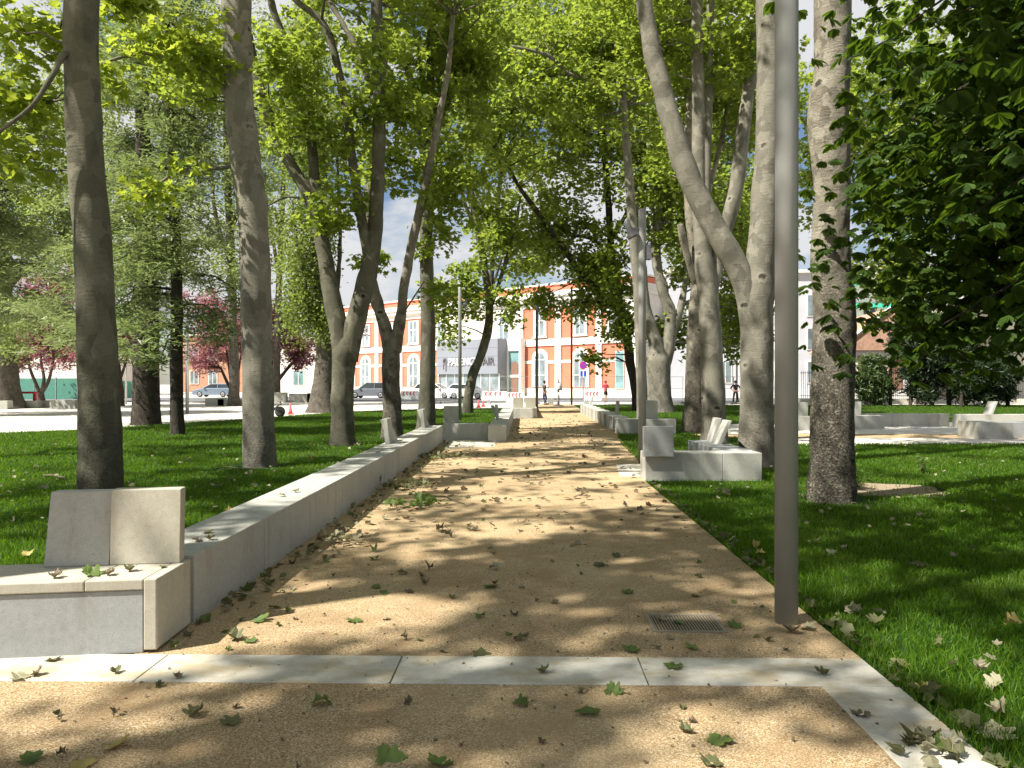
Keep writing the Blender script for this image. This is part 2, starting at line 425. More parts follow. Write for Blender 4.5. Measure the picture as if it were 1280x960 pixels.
LAWN_L = [PT(-2.6, 4.6), PT(-2.6, 20.9), PT(-1.0, 21.4), PT(-1.0, 34), PT(0.1, 34.2), PT(0.1, 46), G(545, 511), G(410, 516), G(320, 523), G(100, 537), G(0, 541), Vector((-34, 20, 0)), Vector((-34, 4.6, 0))]
sheet('lawn', LAWN_L, -0.004, M['lawn'], 'bright green lawn left of the long seat wall', cat='lawn')
LAWN_R1 = [PT(1.95, -5), PT(1.95, 12.4), PT(2.2, 13.0), PT(2.5, 19.8), Vector((26, 19.8, 0)), Vector((26, -5, 0))]
LAWN_R2 = [PT(2.5, 19.8), PT(2.75, 22.5), PT(2.95, 24), PT(3.1, 29), Vector((6.2, 29, 0)), Vector((7.0, 24.2, 0)), Vector((5.6, 23.6, 0)), Vector((5.6, 22.4, 0)), Vector((7.0, 22.0, 0)), Vector((6.6, 19.8, 0))]
LAWN_R3 = [PT(3.1, 29), PT(3.45, 54), Vector((60, 54, 0)), Vector((60, 33, 0)), Vector((18, 31, 0)), Vector((6.2, 29, 0))]
sheet('lawn', LAWN_R1, -0.004, M['lawn'], 'dark shaded lawn right of the gravel path and under the chestnut', cat='lawn')
sheet('lawn', LAWN_R2, -0.006, M['lawn'], 'narrow strip of lawn among the trunks right of the path', cat='lawn')
sheet('lawn', LAWN_R3, -0.004, M['lawn'], 'far strip of lawn behind the pale seat walls on the right', cat='lawn')
sheet('path', [Vector((5.5, 22.3, 0)), Vector((60, 19.9, 0)), Vector((60, 23.0, 0)), Vector((9, 23.8, 0)), Vector((5.5, 23.7, 0))], -0.010, M['gravel'], 'sandy strip in front of the pale plaza on the right', cat='path')
sheet('road', [(-160, 62), (160, 62), (160, 80), (-160, 80)], -0.010, M['asphalt'], 'grey road in front of the red and white station', cat='road')
# bare soil patch by the near right trunk
def blob_patch(name, c, rx, ry, z, mat, label, cat, n=40, seed=1):
    pts = []
    for k in range(n):
        a = 2*math.pi*k/n
        r = 1+0.35*noise.noise(Vector((math.cos(a)*1.3+seed, math.sin(a)*1.3, seed)))
        pts.append((c[0]+rx*r*math.cos(a), c[1]+ry*r*math.sin(a)))
    return sheet(name, pts, z, mat, label, cat=cat)
M['soil'] = m_plain('dry_bare_soil', (0.27, 0.215, 0.15), 0.95, 0, 0.1, 0.35, 9.0)
blob_patch('soil_patch', (5.5, 11.4), 1.0, 0.75, 0.0, M['soil'], 'bare dry soil beside the flaking trunk on the right lawn', 'soil', seed=3)
SOIL = [((5.5, 11.4), 0.95, 0.7)]

# cross band and border of concrete slabs (each slab is a thing)
def slab(pts, z, label, h=0.02):
    b = MB(); b.hexa([(p.x, p.y, z-h) for p in pts], [(p.x, p.y, z) for p in pts])
    o = b.build('paving_slab', M['slab'], bevel=0.003, bseg=1)
    return tag(o, label, 'paving slab', 'concrete slabs set flush in the gravel')
g = 0.004
SLABS = [(-6.20, -4.83, 'pale slab of the cross band in front of the seat, nearest the edge of the photo'),
         (-4.83, -3.46, 'pale slab of the cross band lying at the front panel of the seat'),
         (-3.46, -2.09, 'pale slab of the cross band ending at the corner of the seat'),
         (-2.09, -0.715, 'pale slab of the cross band between the seat corner and the first dark joint'),
         (-0.715, 0.655, 'pale slab in the middle of the cross band with brown sand stains'),
         (0.655, 1.95, 'pale slab of the cross band below the grey lamp post, touching the lawn')]
for a0, a1, lab in SLABS:
    slab([PT(a0+g, 4.02), PT(a1-g, 4.02), PT(a1-g, 4.42), PT(a0+g, 4.42)], 0.006, lab)
slab([PT(1.56, 2.66), PT(1.96, 2.66), PT(1.96, 4.012), PT(1.56, 4.012)], 0.006, 'border slab beside the dark lawn, half covered by a heap of leaves')
slab([PT(1.56, 1.28), PT(1.96, 1.28), PT(1.96, 2.652), PT(1.56, 2.652)], 0.006, 'border slab nearest the camera beside the lawn')
slab([PT(-1.95, 18.3), PT(-0.75, 18.9), PT(-0.75, 21.05), PT(-2.1, 21.05)], 0.004, 'pale slab on the floor of the seat bay left of the path')
slab([PT(1.62, 12.95), PT(2.6, 12.95), PT(2.6, 14.9), PT(1.78, 14.9)], 0.004, 'pale slab behind the square backrest right of the path')

# ================================================================== concrete seats and walls
def T(x, y, z=0.0, rz=0.0): return Matrix.Translation((x, y, z)) @ Matrix.Rotation(rz, 4, 'Z')
def panel(parent, loc, face, tilt, w=0.46, h=0.47, th=0.085, mat=None, name='backrest', label=None):
    """a backrest panel; loc = middle of its bottom front edge, face = heading it faces, tilt = degrees it leans back"""
    org = parent.location if parent is not None else Vector((0, 0, 0))
    b = MB(org)
    Mx = Matrix.Translation(loc) @ Matrix.Rotation(face, 4, 'Z')
    s = math.sin(R(tilt)); c = math.cos(R(tilt))
    pts = []
    for x in (-w/2, w/2):
        pts.append([Vector((x, 0, 0)), Vector((x, th/c, 0)), Vector((x, th+s*h, c*h-th*s*0.0)), Vector((x, s*h, c*h))])
    vs = [Mx @ p for p in pts[0]+pts[1]]
    b.add(vs, [(0, 1, 2, 3), (7, 6, 5, 4), (0, 4, 5, 1), (1, 5, 6, 2), (2, 6, 7, 3), (3, 7, 4, 0)])
    o = b.build(name, mat or M['conc'], parent, bevel=0.006)
    if label: o['label'] = label
    return o
# heading: 0 = panel's front looks to -Y (towards camera); local +y is its back
FACE_CAM = 0.0; FACE_PATH_FROM_LEFT = PANG+R(90); FACE_LEFT = PANG-R(90); FACE_AWAY = R(180)
def modular(name, label, cat, a0, a1, d0, d1, z1, step=1.37, first=None, group=None, mat='conc', jitter=0.0, gap=0.008, zb=0.0):
    """a straight seat wall along the path, cast in modules with open joints"""
    base = PT((a0+a1)/2, d0)
    root = empty(name, base)
    tag(root, label, cat, group)
    ds = [d0]
    d = d0+(first or step)
    while d < d1-0.3:
        ds.append(d); d += step
    ds.append(d1)
    for i in range(len(ds)-1):
        j = jitter*((i % 2)-0.5)
        b = MB(base)
        e0, e1 = ds[i]+gap/2, ds[i+1]-gap/2
        q = [PT(a0+j, e0), PT(a1+j, e0), PT(a1+j, e1), PT(a0+j, e1)]
        b.hexa([(p.x, p.y, zb-0.05) for p in q], [(p.x, p.y, z1) for p in q])
        b.build('seat_block', M[mat], root, bevel=0.006)
    return root
# --- foreground seat at the left
base = Vector((-2.5, 4.7, 0))
fs = empty('concrete_bench', base); tag(fs, 'pale concrete bench with two slanted backrests at the head of the long wall', 'bench', 'cast concrete seats')
# frame: front edge runs slightly away from the camera towards the right
p0 = Vector((-2.10, 4.49, 0)); ex = Vector((-1, -0.14, 0)).normalized(); ey = Vector((-0.02, 1, 0)).normalized()
def BP(s, t, z): return p0+ex*s+ey*t+Vector((0, 0, z))
def bhex(mb, s0, s1, t0, t1, z0, z1):
    q = [(s1, t0), (s0, t0), (s0, t1), (s1, t1)]
    mb.hexa([BP(s, t, z0) for s, t in q], [BP(s, t, z1) for s, t in q])
b = MB(base); bhex(b, 0.0, 0.075, 0.0, 0.50, 0.018, 0.44); b.build('end_panel', M['conc_warm'], fs, bevel=0.008)
b = MB(base); bhex(b, 0.0765, 0.40, 0.0, 0.50, 0.375, 0.44); b.build('seat_slab', M['conc_warm'], fs, bevel=0.008)
b = MB(base); bhex(b, 0.403, 1.30, 0.0, 0.50, 0.375, 0.44); b.build('seat_slab', M['conc_warm'], fs, bevel=0.008)
b = MB(base); bhex(b, 0.082, 1.28, 0.012, 0.40, 0.0, 0.372); b.build('front_panel', M['conc_cool'], fs, bevel=0.005)
bf = math.atan2(ex.y, ex.x)+math.pi
panel(fs, BP(0.235, 0.385, 0.4405), bf, 4, 0.425, 0.475, 0.10, M['conc_warm'])
panel(fs, BP(0.645, 0.385, 0.4405), bf, 13, 0.385, 0.470, 0.10, M['conc'])
# trapezoid cut of the outer panel's far edge is part of the lean; long wall behind it
lw = modular('seat_wall', 'long pale concrete seat wall along the left edge of the path', 'wall', -2.68, -2.20, 5.02, 20.3, 0.45, 1.37, 1.37, 'cast concrete seat walls')
for d, lab in ((14.6, None), (19.6, None)):
    panel(lw, PT(-2.52, d-0.24, 0.4505), FACE_PATH_FROM_LEFT, 6, 0.45)
    panel(lw, PT(-2.52, d+0.24, 0.4505), FACE_PATH_FROM_LEFT, 24, 0.45)
# bay and second wall on the left
def bar(name, label, cat, x0, x1, y0, y1, z1, mat='conc', group='cast concrete seats', joint=None, rz=0.0, bname='seat_block'):
    base = Vector(((x0+x1)/2, (y0+y1)/2, 0)); root = empty(name, base, 0); tag(root, label, cat, group)
    xs = [x0]+(joint or [])+[x1]
    for i in range(len(xs)-1):
        b = MB(); b.box(xs[i]+0.003-base.x, xs[i+1]-0.003-base.x, y0-base.y, y1-base.y, -0.05, z1, Matrix.Rotation(rz, 4, 'Z'))
        b.build(bname, M[mat], root, bevel=0.006)
    return root
cb = bar('concrete_bench', 'short concrete seat across the bay, one square backrest, at the end of the long wall', 'bench', -1.93, -0.66, 21.1, 21.6, 0.45)
panel(cb, Vector((-1.74, 21.75, 0.4505)), FACE_AWAY, 3, 0.42, 0.48)
w2 = modular('seat_wall', 'second concrete seat wall on the left, stepped in towards the path', 'wall', -0.98, -0.50, 20.3, 33.6, 0.45, 1.37, 1.37, 'cast concrete seat walls')
panel(w2, PT(-0.80, 23.5, 0.4505), FACE_PATH_FROM_LEFT, 5, 0.45)
panel(w2, PT(-0.80, 24.0, 0.4505), FACE_PATH_FROM_LEFT, 24, 0.45)
c2 = bar('concrete_bench', 'far concrete seat jutting into the path with two pale square backrests', 'bench', -0.08, 1.12, 33.8, 34.3, 0.45)
panel(c2, Vector((0.28, 34.35, 0.4505)), FACE_AWAY, 8, 0.46, 0.47, 0.085, M['conc_warm']); panel(c2, Vector((0.83, 34.35, 0.4505)), FACE_AWAY, 8, 0.46, 0.47, 0.085, M['conc_warm'])
modular('seat_wall', 'farthest seat wall on the left beyond the dark lamp post', 'wall', 0.10, 0.55, 34.4, 46, 0.42, 1.37, 1.37, 'cast concrete seat walls')
# --- right of the path
rb = bar('concrete_bench', 'pale concrete bench on the right lawn edge with a hanging square backrest', 'bench', 2.17, 4.07, 12.36, 12.86, 0.45, joint=[3.43])
b = MB(rb.location); b.box(3.50, 4.07, 12.87, 15.1, -0.05, 0.452); b.build('side_seat', M['conc_cool'], rb, bevel=0.006)
panel(rb, Vector((2.37, 12.26, 0.40)), FACE_CAM, 3, 0.49, 0.49, 0.09, M['conc_cool'])
panel(rb, Vector((3.80, 14.25, 0.4525)), FACE_LEFT, 24, 0.40, .48, .075); panel(rb, Vector((3.80, 14.67, 0.4525)), FACE_LEFT, 15, 0.40, .48, .075)
r2 = bar('concrete_bench', 'second concrete bench on the right with a broad backrest behind the near one', 'bench', 3.28, 5.12, 23.7, 24.2, 0.45, joint=[4.0])
panel(r2, Vector((4.32, 24.28, 0.4505)), FACE_AWAY, 4, 0.62, 0.58, 0.12, M['conc'])
w3 = modular('seat_wall', 'seat wall on the right of the path with many narrow pale blocks', 'wall', 2.95, 3.4, 24.3, 41, 0.45, 0.92, 0.92, 'cast concrete seat walls', jitter=0.07)
panel(w3, PT(3.3, 27.6, 0.4505), FACE_LEFT, 3, 0.46); panel(w3, PT(3.28, 38.9, 0.4505), FACE_LEFT, 20, 0.46)
# --- seats round the plaza at the far right
q1 = bar('concrete_bench', 'pale seat and backrest glimpsed between the lamp post and the flaking trunk', 'bench', 9.6, 10.6, 25.6, 26.1, 0.45)
panel(q1, Vector((9.9, 26.1, 0.4505)), FACE_AWAY, 4, 0.46)
q2 = bar('concrete_bench', 'pale concrete seat with a fluted shadow backrest right of the flaking trunk', 'bench', 11.5, 12.85, 26.2, 26.7, 0.45, joint=[12.1])
panel(q2, Vector((12.0, 26.75, 0.4505)), FACE_AWAY, 3, 0.50)
q3 = bar('seat_wall', 'long low pale wall at the back of the plaza on the right', 'wall', 13.0, 16.0, 27.8, 28.3, 0.45, group='cast concrete seat walls', joint=[13.5])
q4 = bar('concrete_bench', 'pale seat at the end of the plaza wall with one slanted backrest', 'bench', 16.05, 19.5, 27.2, 27.7, 0.45, joint=[16.9])
panel(q4, Vector((17.2, 27.55, 0.4505)), FACE_LEFT, 22, 0.48, 0.5)
q5 = bar('concrete_bench', 'broad grey seat block in front of the plaza at the right edge', 'bench', 13.25, 14.25, 21.6, 22.6, 0.46)
b = MB(q5.location); b.box(14.26, 15.6, 22.05, 22.7, -0.05, 0.44); b.build('side_seat', M['conc_cool'], q5, bevel=0.006)
# --- drain grate in the gravel
M['grate'] = m_plain('worn_grate_steel', (.25, .215, .16), .7, .1)
M['sump'] = m_plain('sandy_sump', (.10, .075, .045), .95, 0, .1, .3, 20)
gr = empty('drain_grate', PT(1.06, 5.06), PANG); tag(gr, 'small slotted metal drain grate sunk in the gravel below the lamp post', 'grate')
b = MB(); 
for (x0, x1, y0, y1) in ((-0.24, 0.24, -0.185, -0.165), (-0.24, 0.24, 0.165, 0.185), (-0.24, -0.215, -0.165, 0.165), (0.215, 0.24, -0.165, 0.165)):
    b.box(x0, x1, y0, y1, -0.01, 0.008)
b.build('frame', M['grate'], gr)
b = MB()
for k in range(22):
    x = -0.205+k*0.0195
    b.box(x-0.0035, x+0.0035, -0.165, 0.165, -0.004, 0.005)
b.build('slats', M['grate'], gr)
b = MB(); b.box(-0.214, 0.214, -0.164, 0.164, -0.012, 0.0015); b.build('sump', M['sump'], gr)

# ================================================================== lamp posts
def lamp_post(label, x, y, h, r=0.075, spots=(), box=False, mat='steel', arm=False):
    root = empty('lamp_post', (x, y, 0)); tag(root, label, 'lamp post', 'lamp posts in the park')
    b = MB(); b.lathe((0, 0, 0), [(r, -0.05), (r, h-0.02), (r*0.9, h), (0.001, h+0.004)], 28); b.build('pole', M[mat], root, smooth=True)
    # smooth shade split by angle
    for (az, z) in spots:
        Mx = Matrix.Rotation(az, 4, 'Z')
        b = MB(); b.box(-0.02, 0.02, -0.24, -r+0.005, z-0.02, z+0.02, Mx)
        br = b.build('bracket', M['lamp'], root)
        Md = Mx @ Matrix.Rotation(R(28), 4, 'X')
        b = MB(); c = Mx @ Vector((0, -0.27, z))
        b.lathe(c, [(0.045, 0.16), (0.058, 0.15), (0.065, -0.03), (0.115, -0.14), (0.12, -0.19), (0.10, -0.192)], 18, Md)
        sp = b.build('spotlight', M['lamp'], root, smooth=True)
        b = MB(); b.lathe(c, [(0.10, -0.186), (0.098, -0.190)], 18, Md); b.build('glass', M['glass'], sp)
    if box:
        b = MB(); b.box(r+0.002, r+0.09, -0.07, 0.07, h-1.0, h-0.72); b.build('junction_box', M['lamp'], root, bevel=0.006)
    if arm:
        b = MB(); b.tube([(0, 0, h-0.25), (0.6, -0.1, h-0.12), (1.2, -0.2, h-0.08)], 0.03, 8); b.build('arm', M[mat], root)
        b = MB(); b.box(1.0, 1.6, -0.32, -0.10, h-0.14, h-0.06); b.build('lamp_head', M[mat], root, bevel=0.01)
    return root
p = G(983, 778); lamp_post('nearest thick grey lamp post standing at the right edge of the gravel', p.x, p.y, 5.3, 0.075, ((R(-60), 4.9), (R(30), 4.6)))
lamp_post('grey lamp post with a clamped spotlight and box behind the square backrest', 2.57, 15.0, 5.02, 0.075, ((R(-75), 4.62),), True)
p = G(671, 517); lamp_post('dark slim lamp post beside the far seat with two pale backrests', p.x, p.y, 5.6, 0.07, (), False, 'dsteel')
p = G(714.5, 506); lamp_post('tall thin dark lamp post left of the parking sign', p.x, p.y, 8.4, 0.075, (), False, 'dsteel')
p = G(575, 525.6); lamp_post('slim lamp post in front of the grey station entrance box', p.x, p.y, 5.6, 0.075, ((R(120), 5.0),), False, 'steel')
p = G(234, 517); lamp_post('pale lamp post on the square between the conifer trunk and the red plum', p.x, p.y, 5.4, 0.085, (), False, 'galv')
p = G(157.5, 505); lamp_post('thin distant lamp post between the near trunk and the thick conifer', p.x, p.y, 6.5, 0.07, (), False, 'galv')
p = G(921, 504.5); lamp_post('thin grey lamp post in front of the person in black', p.x, p.y, 7.5, 0.07, (), False, 'galv')
# ================================================================== foliage machinery
def fold(half, z=0.16):
    """mirror a half outline (x<=0, from stem to tip) into two faces folded on the midrib"""
    n = len(half)
    vs = [(x, y, abs(x)*z) for x, y in half]
    inner = half[1:-1]
    vs += [(-x, y, abs(x)*z) for x, y in inner]
    left = list(range(n-1, -1, -1))
    right = [0]+[n+i for i in range(len(inner))]+[n-1]
    return np.array(vs, dtype=np.float32), [left, right]
SH = {
 'plane': fold([(0, 0), (-.20, -.06), (-.52, .10), (-.34, .30), (-.58, .62), (-.20, .60), (0, 1.0)], 0.22),
 'plane_lo': fold([(0, 0), (-.46, .12), (-.30, .34), (-.50, .66), (0, 1.0)], 0.22),
 'oval': fold([(0, 0), (-.36, .36), (-.24, .74), (0, 1.0)], 0.2),
 'quad': fold([(0, 0), (-.38, .5), (0, 1.0)], 0.25),
 'leaflet': fold([(0, 0), (-.09, .25), (-.20, .60), (-.17, .80), (0, 1.0)], 0.30),
 'spray': fold([(0, 0), (-.13, .15), (-.06, .3), (-.15, .45), (-.05, .6), (-.11, .75), (0, 1.0)], 0.1),
 'blade': fold([(0, 0), (-.09, .4), (0, 1.0)], 0.3),
}
def leaf_mesh(name, shape, pos, nrm, tip, size, mat, parent=None):
    """one leaf per row: pos (N,3), nrm normal, tip direction hint, size"""
    K, faces = SH[shape]
    N = len(pos)
    n = nrm/np.maximum(np.linalg.norm(nrm, axis=1, keepdims=True), 1e-6)
    t = tip-n*np.sum(tip*n, axis=1, keepdims=True)
    t /= np.maximum(np.linalg.norm(t, axis=1, keepdims=True), 1e-6)
    b = np.cross(t, n)
    V = (pos[:, None, :]+size[:, None, None]*(K[None, :, 0, None]*b[:, None, :]+K[None, :, 1, None]*t[:, None, :]+K[None, :, 2, None]*n[:, None, :]))
    k = len(K)
    loops = np.concatenate([np.array(f) for f in faces])
    tot = np.array([len(f) for f in faces])
    st = np.concatenate([[0], np.cumsum(tot)[:-1]])
    L = len(loops)
    off = np.arange(N)
    loops_all = (loops[None, :]+off[:, None]*k).ravel()
    starts = (st[None, :]+off[:, None]*L).ravel()
    totals = np.tile(tot, N)
    return np_mesh(name, V.reshape(-1, 3), loops_all, starts, totals, mat, parent)
def ell(c, r, n, shell=0.55):
    """n points in an ellipsoid, biased to the outside"""
    d = rng.normal(size=(n, 3)); d /= np.linalg.norm(d, axis=1, keepdims=True)
    u = rng.random(n)**shell*0.95+0.05*rng.random(n)
    return np.array(c)[None, :]+d*u[:, None]*np.array(r)[None, :]
def clump_leaves(cl, per, crad, flat=0.65, up=1.0, sz=(0.13, 0.21), droop=0.35):
    n = len(cl)*per
    c = np.repeat(cl, per, axis=0)
    rad = np.repeat(crad*(0.6+0.8*rng.random(len(cl))), per)
    o = rng.normal(size=(n, 3)); o *= (0.35+0.65*rng.random(n))[:, None]/np.maximum(np.linalg.norm(o, axis=1, keepdims=True), 1e-6)
    o[:, 2] *= flat
    pos = c+o*rad[:, None]
    nrm = rng.normal(size=(n, 3))*0.62+np.array([0, 0, up])+o*0.35
    tip = o+rng.normal(size=(n, 3))*0.7+np.array([0, 0, -droop])
    size = sz[0]+(sz[1]-sz[0])*rng.random(n)
    return pos, nrm, tip, size
def B(px, py, D, rx, ry, n, rd=None):
    """a crown blob given where and how big it shows: pixel centre, depth, pixel half sizes -> (centre, radii, clumps)"""
    c = W(px, py, D); k = D/F
    return (tuple(c), (rx*k, rd if rd else (rx+ry)*0.5*k, ry*k), n)
ALL_TREES = []
def tree(name, label, cat, group, D, limbs, bark, blobs, leaf, shape='plane_lo', sz=(0.13, 0.20), per=42, crad=0.6, seg=20, step=0.12, amp=0.012,
         lob=0.0, twigs=0.35, flare=1.18, up=1.0, droop=0.35, scale=3.0, shell=0.55, flat=0.65, branches=0):
    b0 = limbs[0][0]
    base = W(b0[0], b0[1], D) if len(b0) < 5 else Vector(b0[:3])
    base.z = 0
    root = empty(name, base); tag(root, label, cat, group)
    mb = MB(base); nodes = []
    for li, lb in enumerate(limbs):
        P = []; Rr = []
        for q in lb:
            if len(q) >= 5:      # world point: x, y, z, r, flag
                P.append(Vector(q[:3])); Rr.append(q[3])
            else:
                dd = q[3] if len(q) > 3 else 0.0
                P.append(W(q[0], q[1], D+dd)); Rr.append(q[2]/2*D/F)
        if li == 0:
            P[0].z = 0.0
            P = [P[0]-Vector((0, 0, 0.12)), P[0]+Vector((0, 0, 0.02)), P[0].lerp(P[1], min(0.5, 0.35/max((P[1]-P[0]).length, .1)))]+P[1:]
            Rr = [Rr[0]*flare*1.12, Rr[0]*flare, Rr[0]*1.03]+Rr[1:]
        sg = max(6, int(seg*(1 if li == 0 else 0.8))) if max(Rr) > 0.04 else 6
        mb.tube(P, Rr, sg, step if max(Rr) > 0.04 else step*2, amp*min(1, max(Rr)/0.15), scale, seed=li*7.3+D, lob=lob)
        pp, rr = catmull(P, Rr, 0.5)
        nodes += [(p, r) for p, r in zip(pp, rr)]
    allpos = []
    NP = np.array([tuple(p) for p, r in nodes]); NR = np.array([r for p, r in nodes])
    for (c, r, n) in blobs:
        cl = ell(c, r, n, shell)
        cl = cl[cl[:, 2] > 1.2]
        allpos.append(cl)
        # secondary branches and twigs reaching the clumps
        for q in cl:
            if rng.random() > twigs: continue
            d = np.linalg.norm(NP-q, axis=1)+np.maximum(0, NP[:, 2]-q[2])*0.8
            i = int(np.argmin(d)); s = Vector(NP[i]); e = Vector(q)
            L = (e-s).length
            if L < 0.4 or L > 6.5: continue
            r0 = min(NR[i]*0.5, 0.010+0.011*L)
            m = s.lerp(e, 0.5)+Vector((rng.normal(), rng.normal(), 0.6+rng.normal()*0.5))*L*0.08
            mb.tube([s, s.lerp(m, .5)+Vector((rng.normal(), rng.normal(), rng.normal()))*L*0.03, m, m.lerp(e, .5)+Vector((rng.normal(), rng.normal(), rng.normal()))*L*0.03, e], [r0, r0*0.85, r0*0.65, r0*0.45, 0.004], 5, None)
    mb.build('trunk', M[bark], root, smooth=True)
    if allpos:
        cl = np.concatenate(allpos)
        pos, nrm, tip, size = clump_leaves(cl, per, crad, flat, up, sz, droop)
        leaf_mesh('crown', shape, pos-np.array(base), nrm, tip, size, M[leaf], root)
    return root
def UP(x, y, z, r): return (x, y, z, r, 'w')
def ext(px, py, D, pts):
    """continuation above the frame: offsets from the pixel point"""
    p = W(px, py, D)
    return [UP(p.x+dx, p.y+dy, p.z+dz, r) for dx, dy, dz, r in pts]
PL = 'plane trees lining the path'
# ---------------------------------------------------------------- left row
D = 10.0
tree('plane_tree', 'near plane tree with a smooth leaning trunk standing behind the left concrete bench', 'tree', PL, D,
 [[(125, 632, 51), (125, 560, 50), (122, 470, 46), (119, 380, 44), (116, 300, 43), (109, 220, 42), (104, 120, 40), (103, 0, 39)]+ext(103, 0, D, [(0.1, 0.2, 1.5, .18), (0.3, 0.5, 3.5, .13), (0.2, 0.6, 6, .07), (0.3, .7, 8, .03)]),
  [(105, 110, 11), (84, 68, 8, -.2), (64, 98, 6, -.4), (40, 133, 5, -.5), (0, 165, 4, -.6), (-40, 200, 2, -.7)],
  [UP(-5.6, 10.1, 6.9, .12), UP(-7.0, 9.8, 8.6, .08), UP(-8.6, 9.4, 10.2, .04)], [UP(-5.5, 10.2, 7.6, .12), UP(-4.2, 9.9, 9.6, .08), UP(-2.6, 9.2, 11.2, .04)],
  [UP(-5.4, 10.3, 8.8, .09), UP(-5.0, 11.5, 10.4, .06), UP(-4.4, 12.8, 11.5, .03)]],
 'bark_olive', [((-5.2, 10.0, 12.0), (5.0, 4.6, 3.8), 90), B(40, 120, 10.5, 55, 60, 10, .8), B(30, 40, 10.6, 55, 40, 10, .8), B(165, 5, 11, 40, 25, 8, .6), B(30, 205, 10.3, 36, 24, 4, .5)],
 'leaf_young', 'plane', (0.10, 0.17), 40, 0.46, 40, 0.05, 0.010, 0.04, 0.30, flare=1.03)
D = 14.5
tree('plane_tree', 'plane tree with a bulging trunk and folded bark second along the left wall', 'tree', PL, D,
 [[(325, 583, 40), (323, 520, 38), (322, 450, 37), (320, 380, 37), (318, 300, 36), (312, 235, 36), (304, 180, 35), (299, 120, 34), (297, 60, 35), (296, 0, 36)]+ext(296, 0, D, [(0, .2, 1.2, .22), (-.2, .4, 3, .14), (0, .6, 5, .07), (.2, .7, 6.5, .03)]),
  [(288, 125, 9), (268, 98, 7, -.2), (240, 86, 6, -.4), (207, 74, 5, -.6), (173, 67, 4, -.7), (127, 80, 3, -.8)],
  [(292, 208, 5), (258, 212, 4, -.2), (213, 220, 3.5, -.5), (177, 253, 2, -.7)],
  [UP(-5.3, 14.8, 9.6, .12), UP(-6.8, 14.4, 11.2, .07), UP(-8.0, 14.0, 12.4, .03)], [UP(-5.3, 14.8, 9.4, .13), UP(-3.8, 14.2, 11.0, .08), UP(-2.0, 13.6, 12.2, .04)]],
 'bark', [((-4.8, 14.6, 12.8), (4.8, 4.4, 3.6), 110), B(215, 70, 13.9, 50, 32, 15, .9), B(262, 60, 14.1, 28, 50, 9, .8), B(175, 240, 13.8, 34, 18, 4, .5), B(130, 100, 13.7, 28, 40, 5, .6), B(225, 205, 13.9, 24, 14, 2, .5)],
 'leaf_young', 'plane', (0.10, 0.17), 40, 0.46, 38, 0.055, 0.012, 0.10, 0.30, flare=1.05)
D = 19.5
tree('plane_tree', 'olive barked plane tree forking low into two long limbs beside the wall', 'tree', PL, D,
 [[(428, 556, 29), (428, 510, 27), (429, 470, 28), (431, 442, 31), (432, 426, 24), (433, 414, 9)],
  [(430, 450, 26), (423, 410, 23), (415, 370, 21), (406, 320, 19), (398, 282, 17), (384, 240, 16), (370, 217, 15), (350, 180, 14), (335, 140, 13), (322, 100, 12), (312, 50, 10), (305, 0, 9)]+ext(305, 0, D, [(-.3, .2, 1.2, .07), (-.6, .4, 2.6, .03)]),
  [(402, 300, 12), (398, 262, 13, .1), (394, 230, 12, .1), (390, 180, 12, .2), (379, 127, 11, .2), (362, 67, 10, .3), (343, 15, 9, .3)]+ext(343, 15, D+.3, [(-.3, .2, 1.2, .07), (-.5, .3, 2.6, .03)]),
  [(434, 450, 26), (444, 405, 25), (458, 350, 22), (467, 305, 19), (471, 250, 17), (474, 180, 16), (473, 80, 15), (471, 0, 14)]+ext(471, 0, D, [(.1, .2, 1.5, .11), (.2, .4, 3.2, .05)]),
  [(464, 330, 14), (456, 295, 13, -.1), (447, 245, 11, -.1), (438, 180, 11, -.2), (430, 122, 10, -.2), (417, 62, 9, -.3), (402, 27, 8, -.3), (370, 0, 7, -.4)]+ext(370, 0, D-.4, [(-.6, 0, .9, .05), (-1.2, 0, 1.8, .02)]),
  [(470, 130, 8), (452, 75, 7, .3), (433, 37, 6, .5), (410, 0, 5, .7)],
  [(433, 200, 3.4), (400, 172, 3, -.3), (355, 173, 2, -.6)], [(392, 255, 3), (360, 246, 2.4, -.3), (322, 265, 1.5, -.5)]],
 'bark_olive', [((-4.2, 19.8, 13.6), (4.6, 4.2, 3.2), 90), B(400, 160, 19, 70, 60, 22, 1.8), B(372, 90, 19, 50, 60, 22, 1.5), B(440, 250, 19.2, 55, 40, 10, 1.2), B(490, 120, 19.5, 50, 80, 26, 1.5), B(405, 275, 18.6, 30, 15, 4, .5), B(250, 95, 19.3, 60, 60, 22, 1.5)],
 'leaf_plane', 'plane', (0.11, 0.19), 52, 0.52, 30, 0.09, 0.016, 0.08, 0.4)
D = 22.0
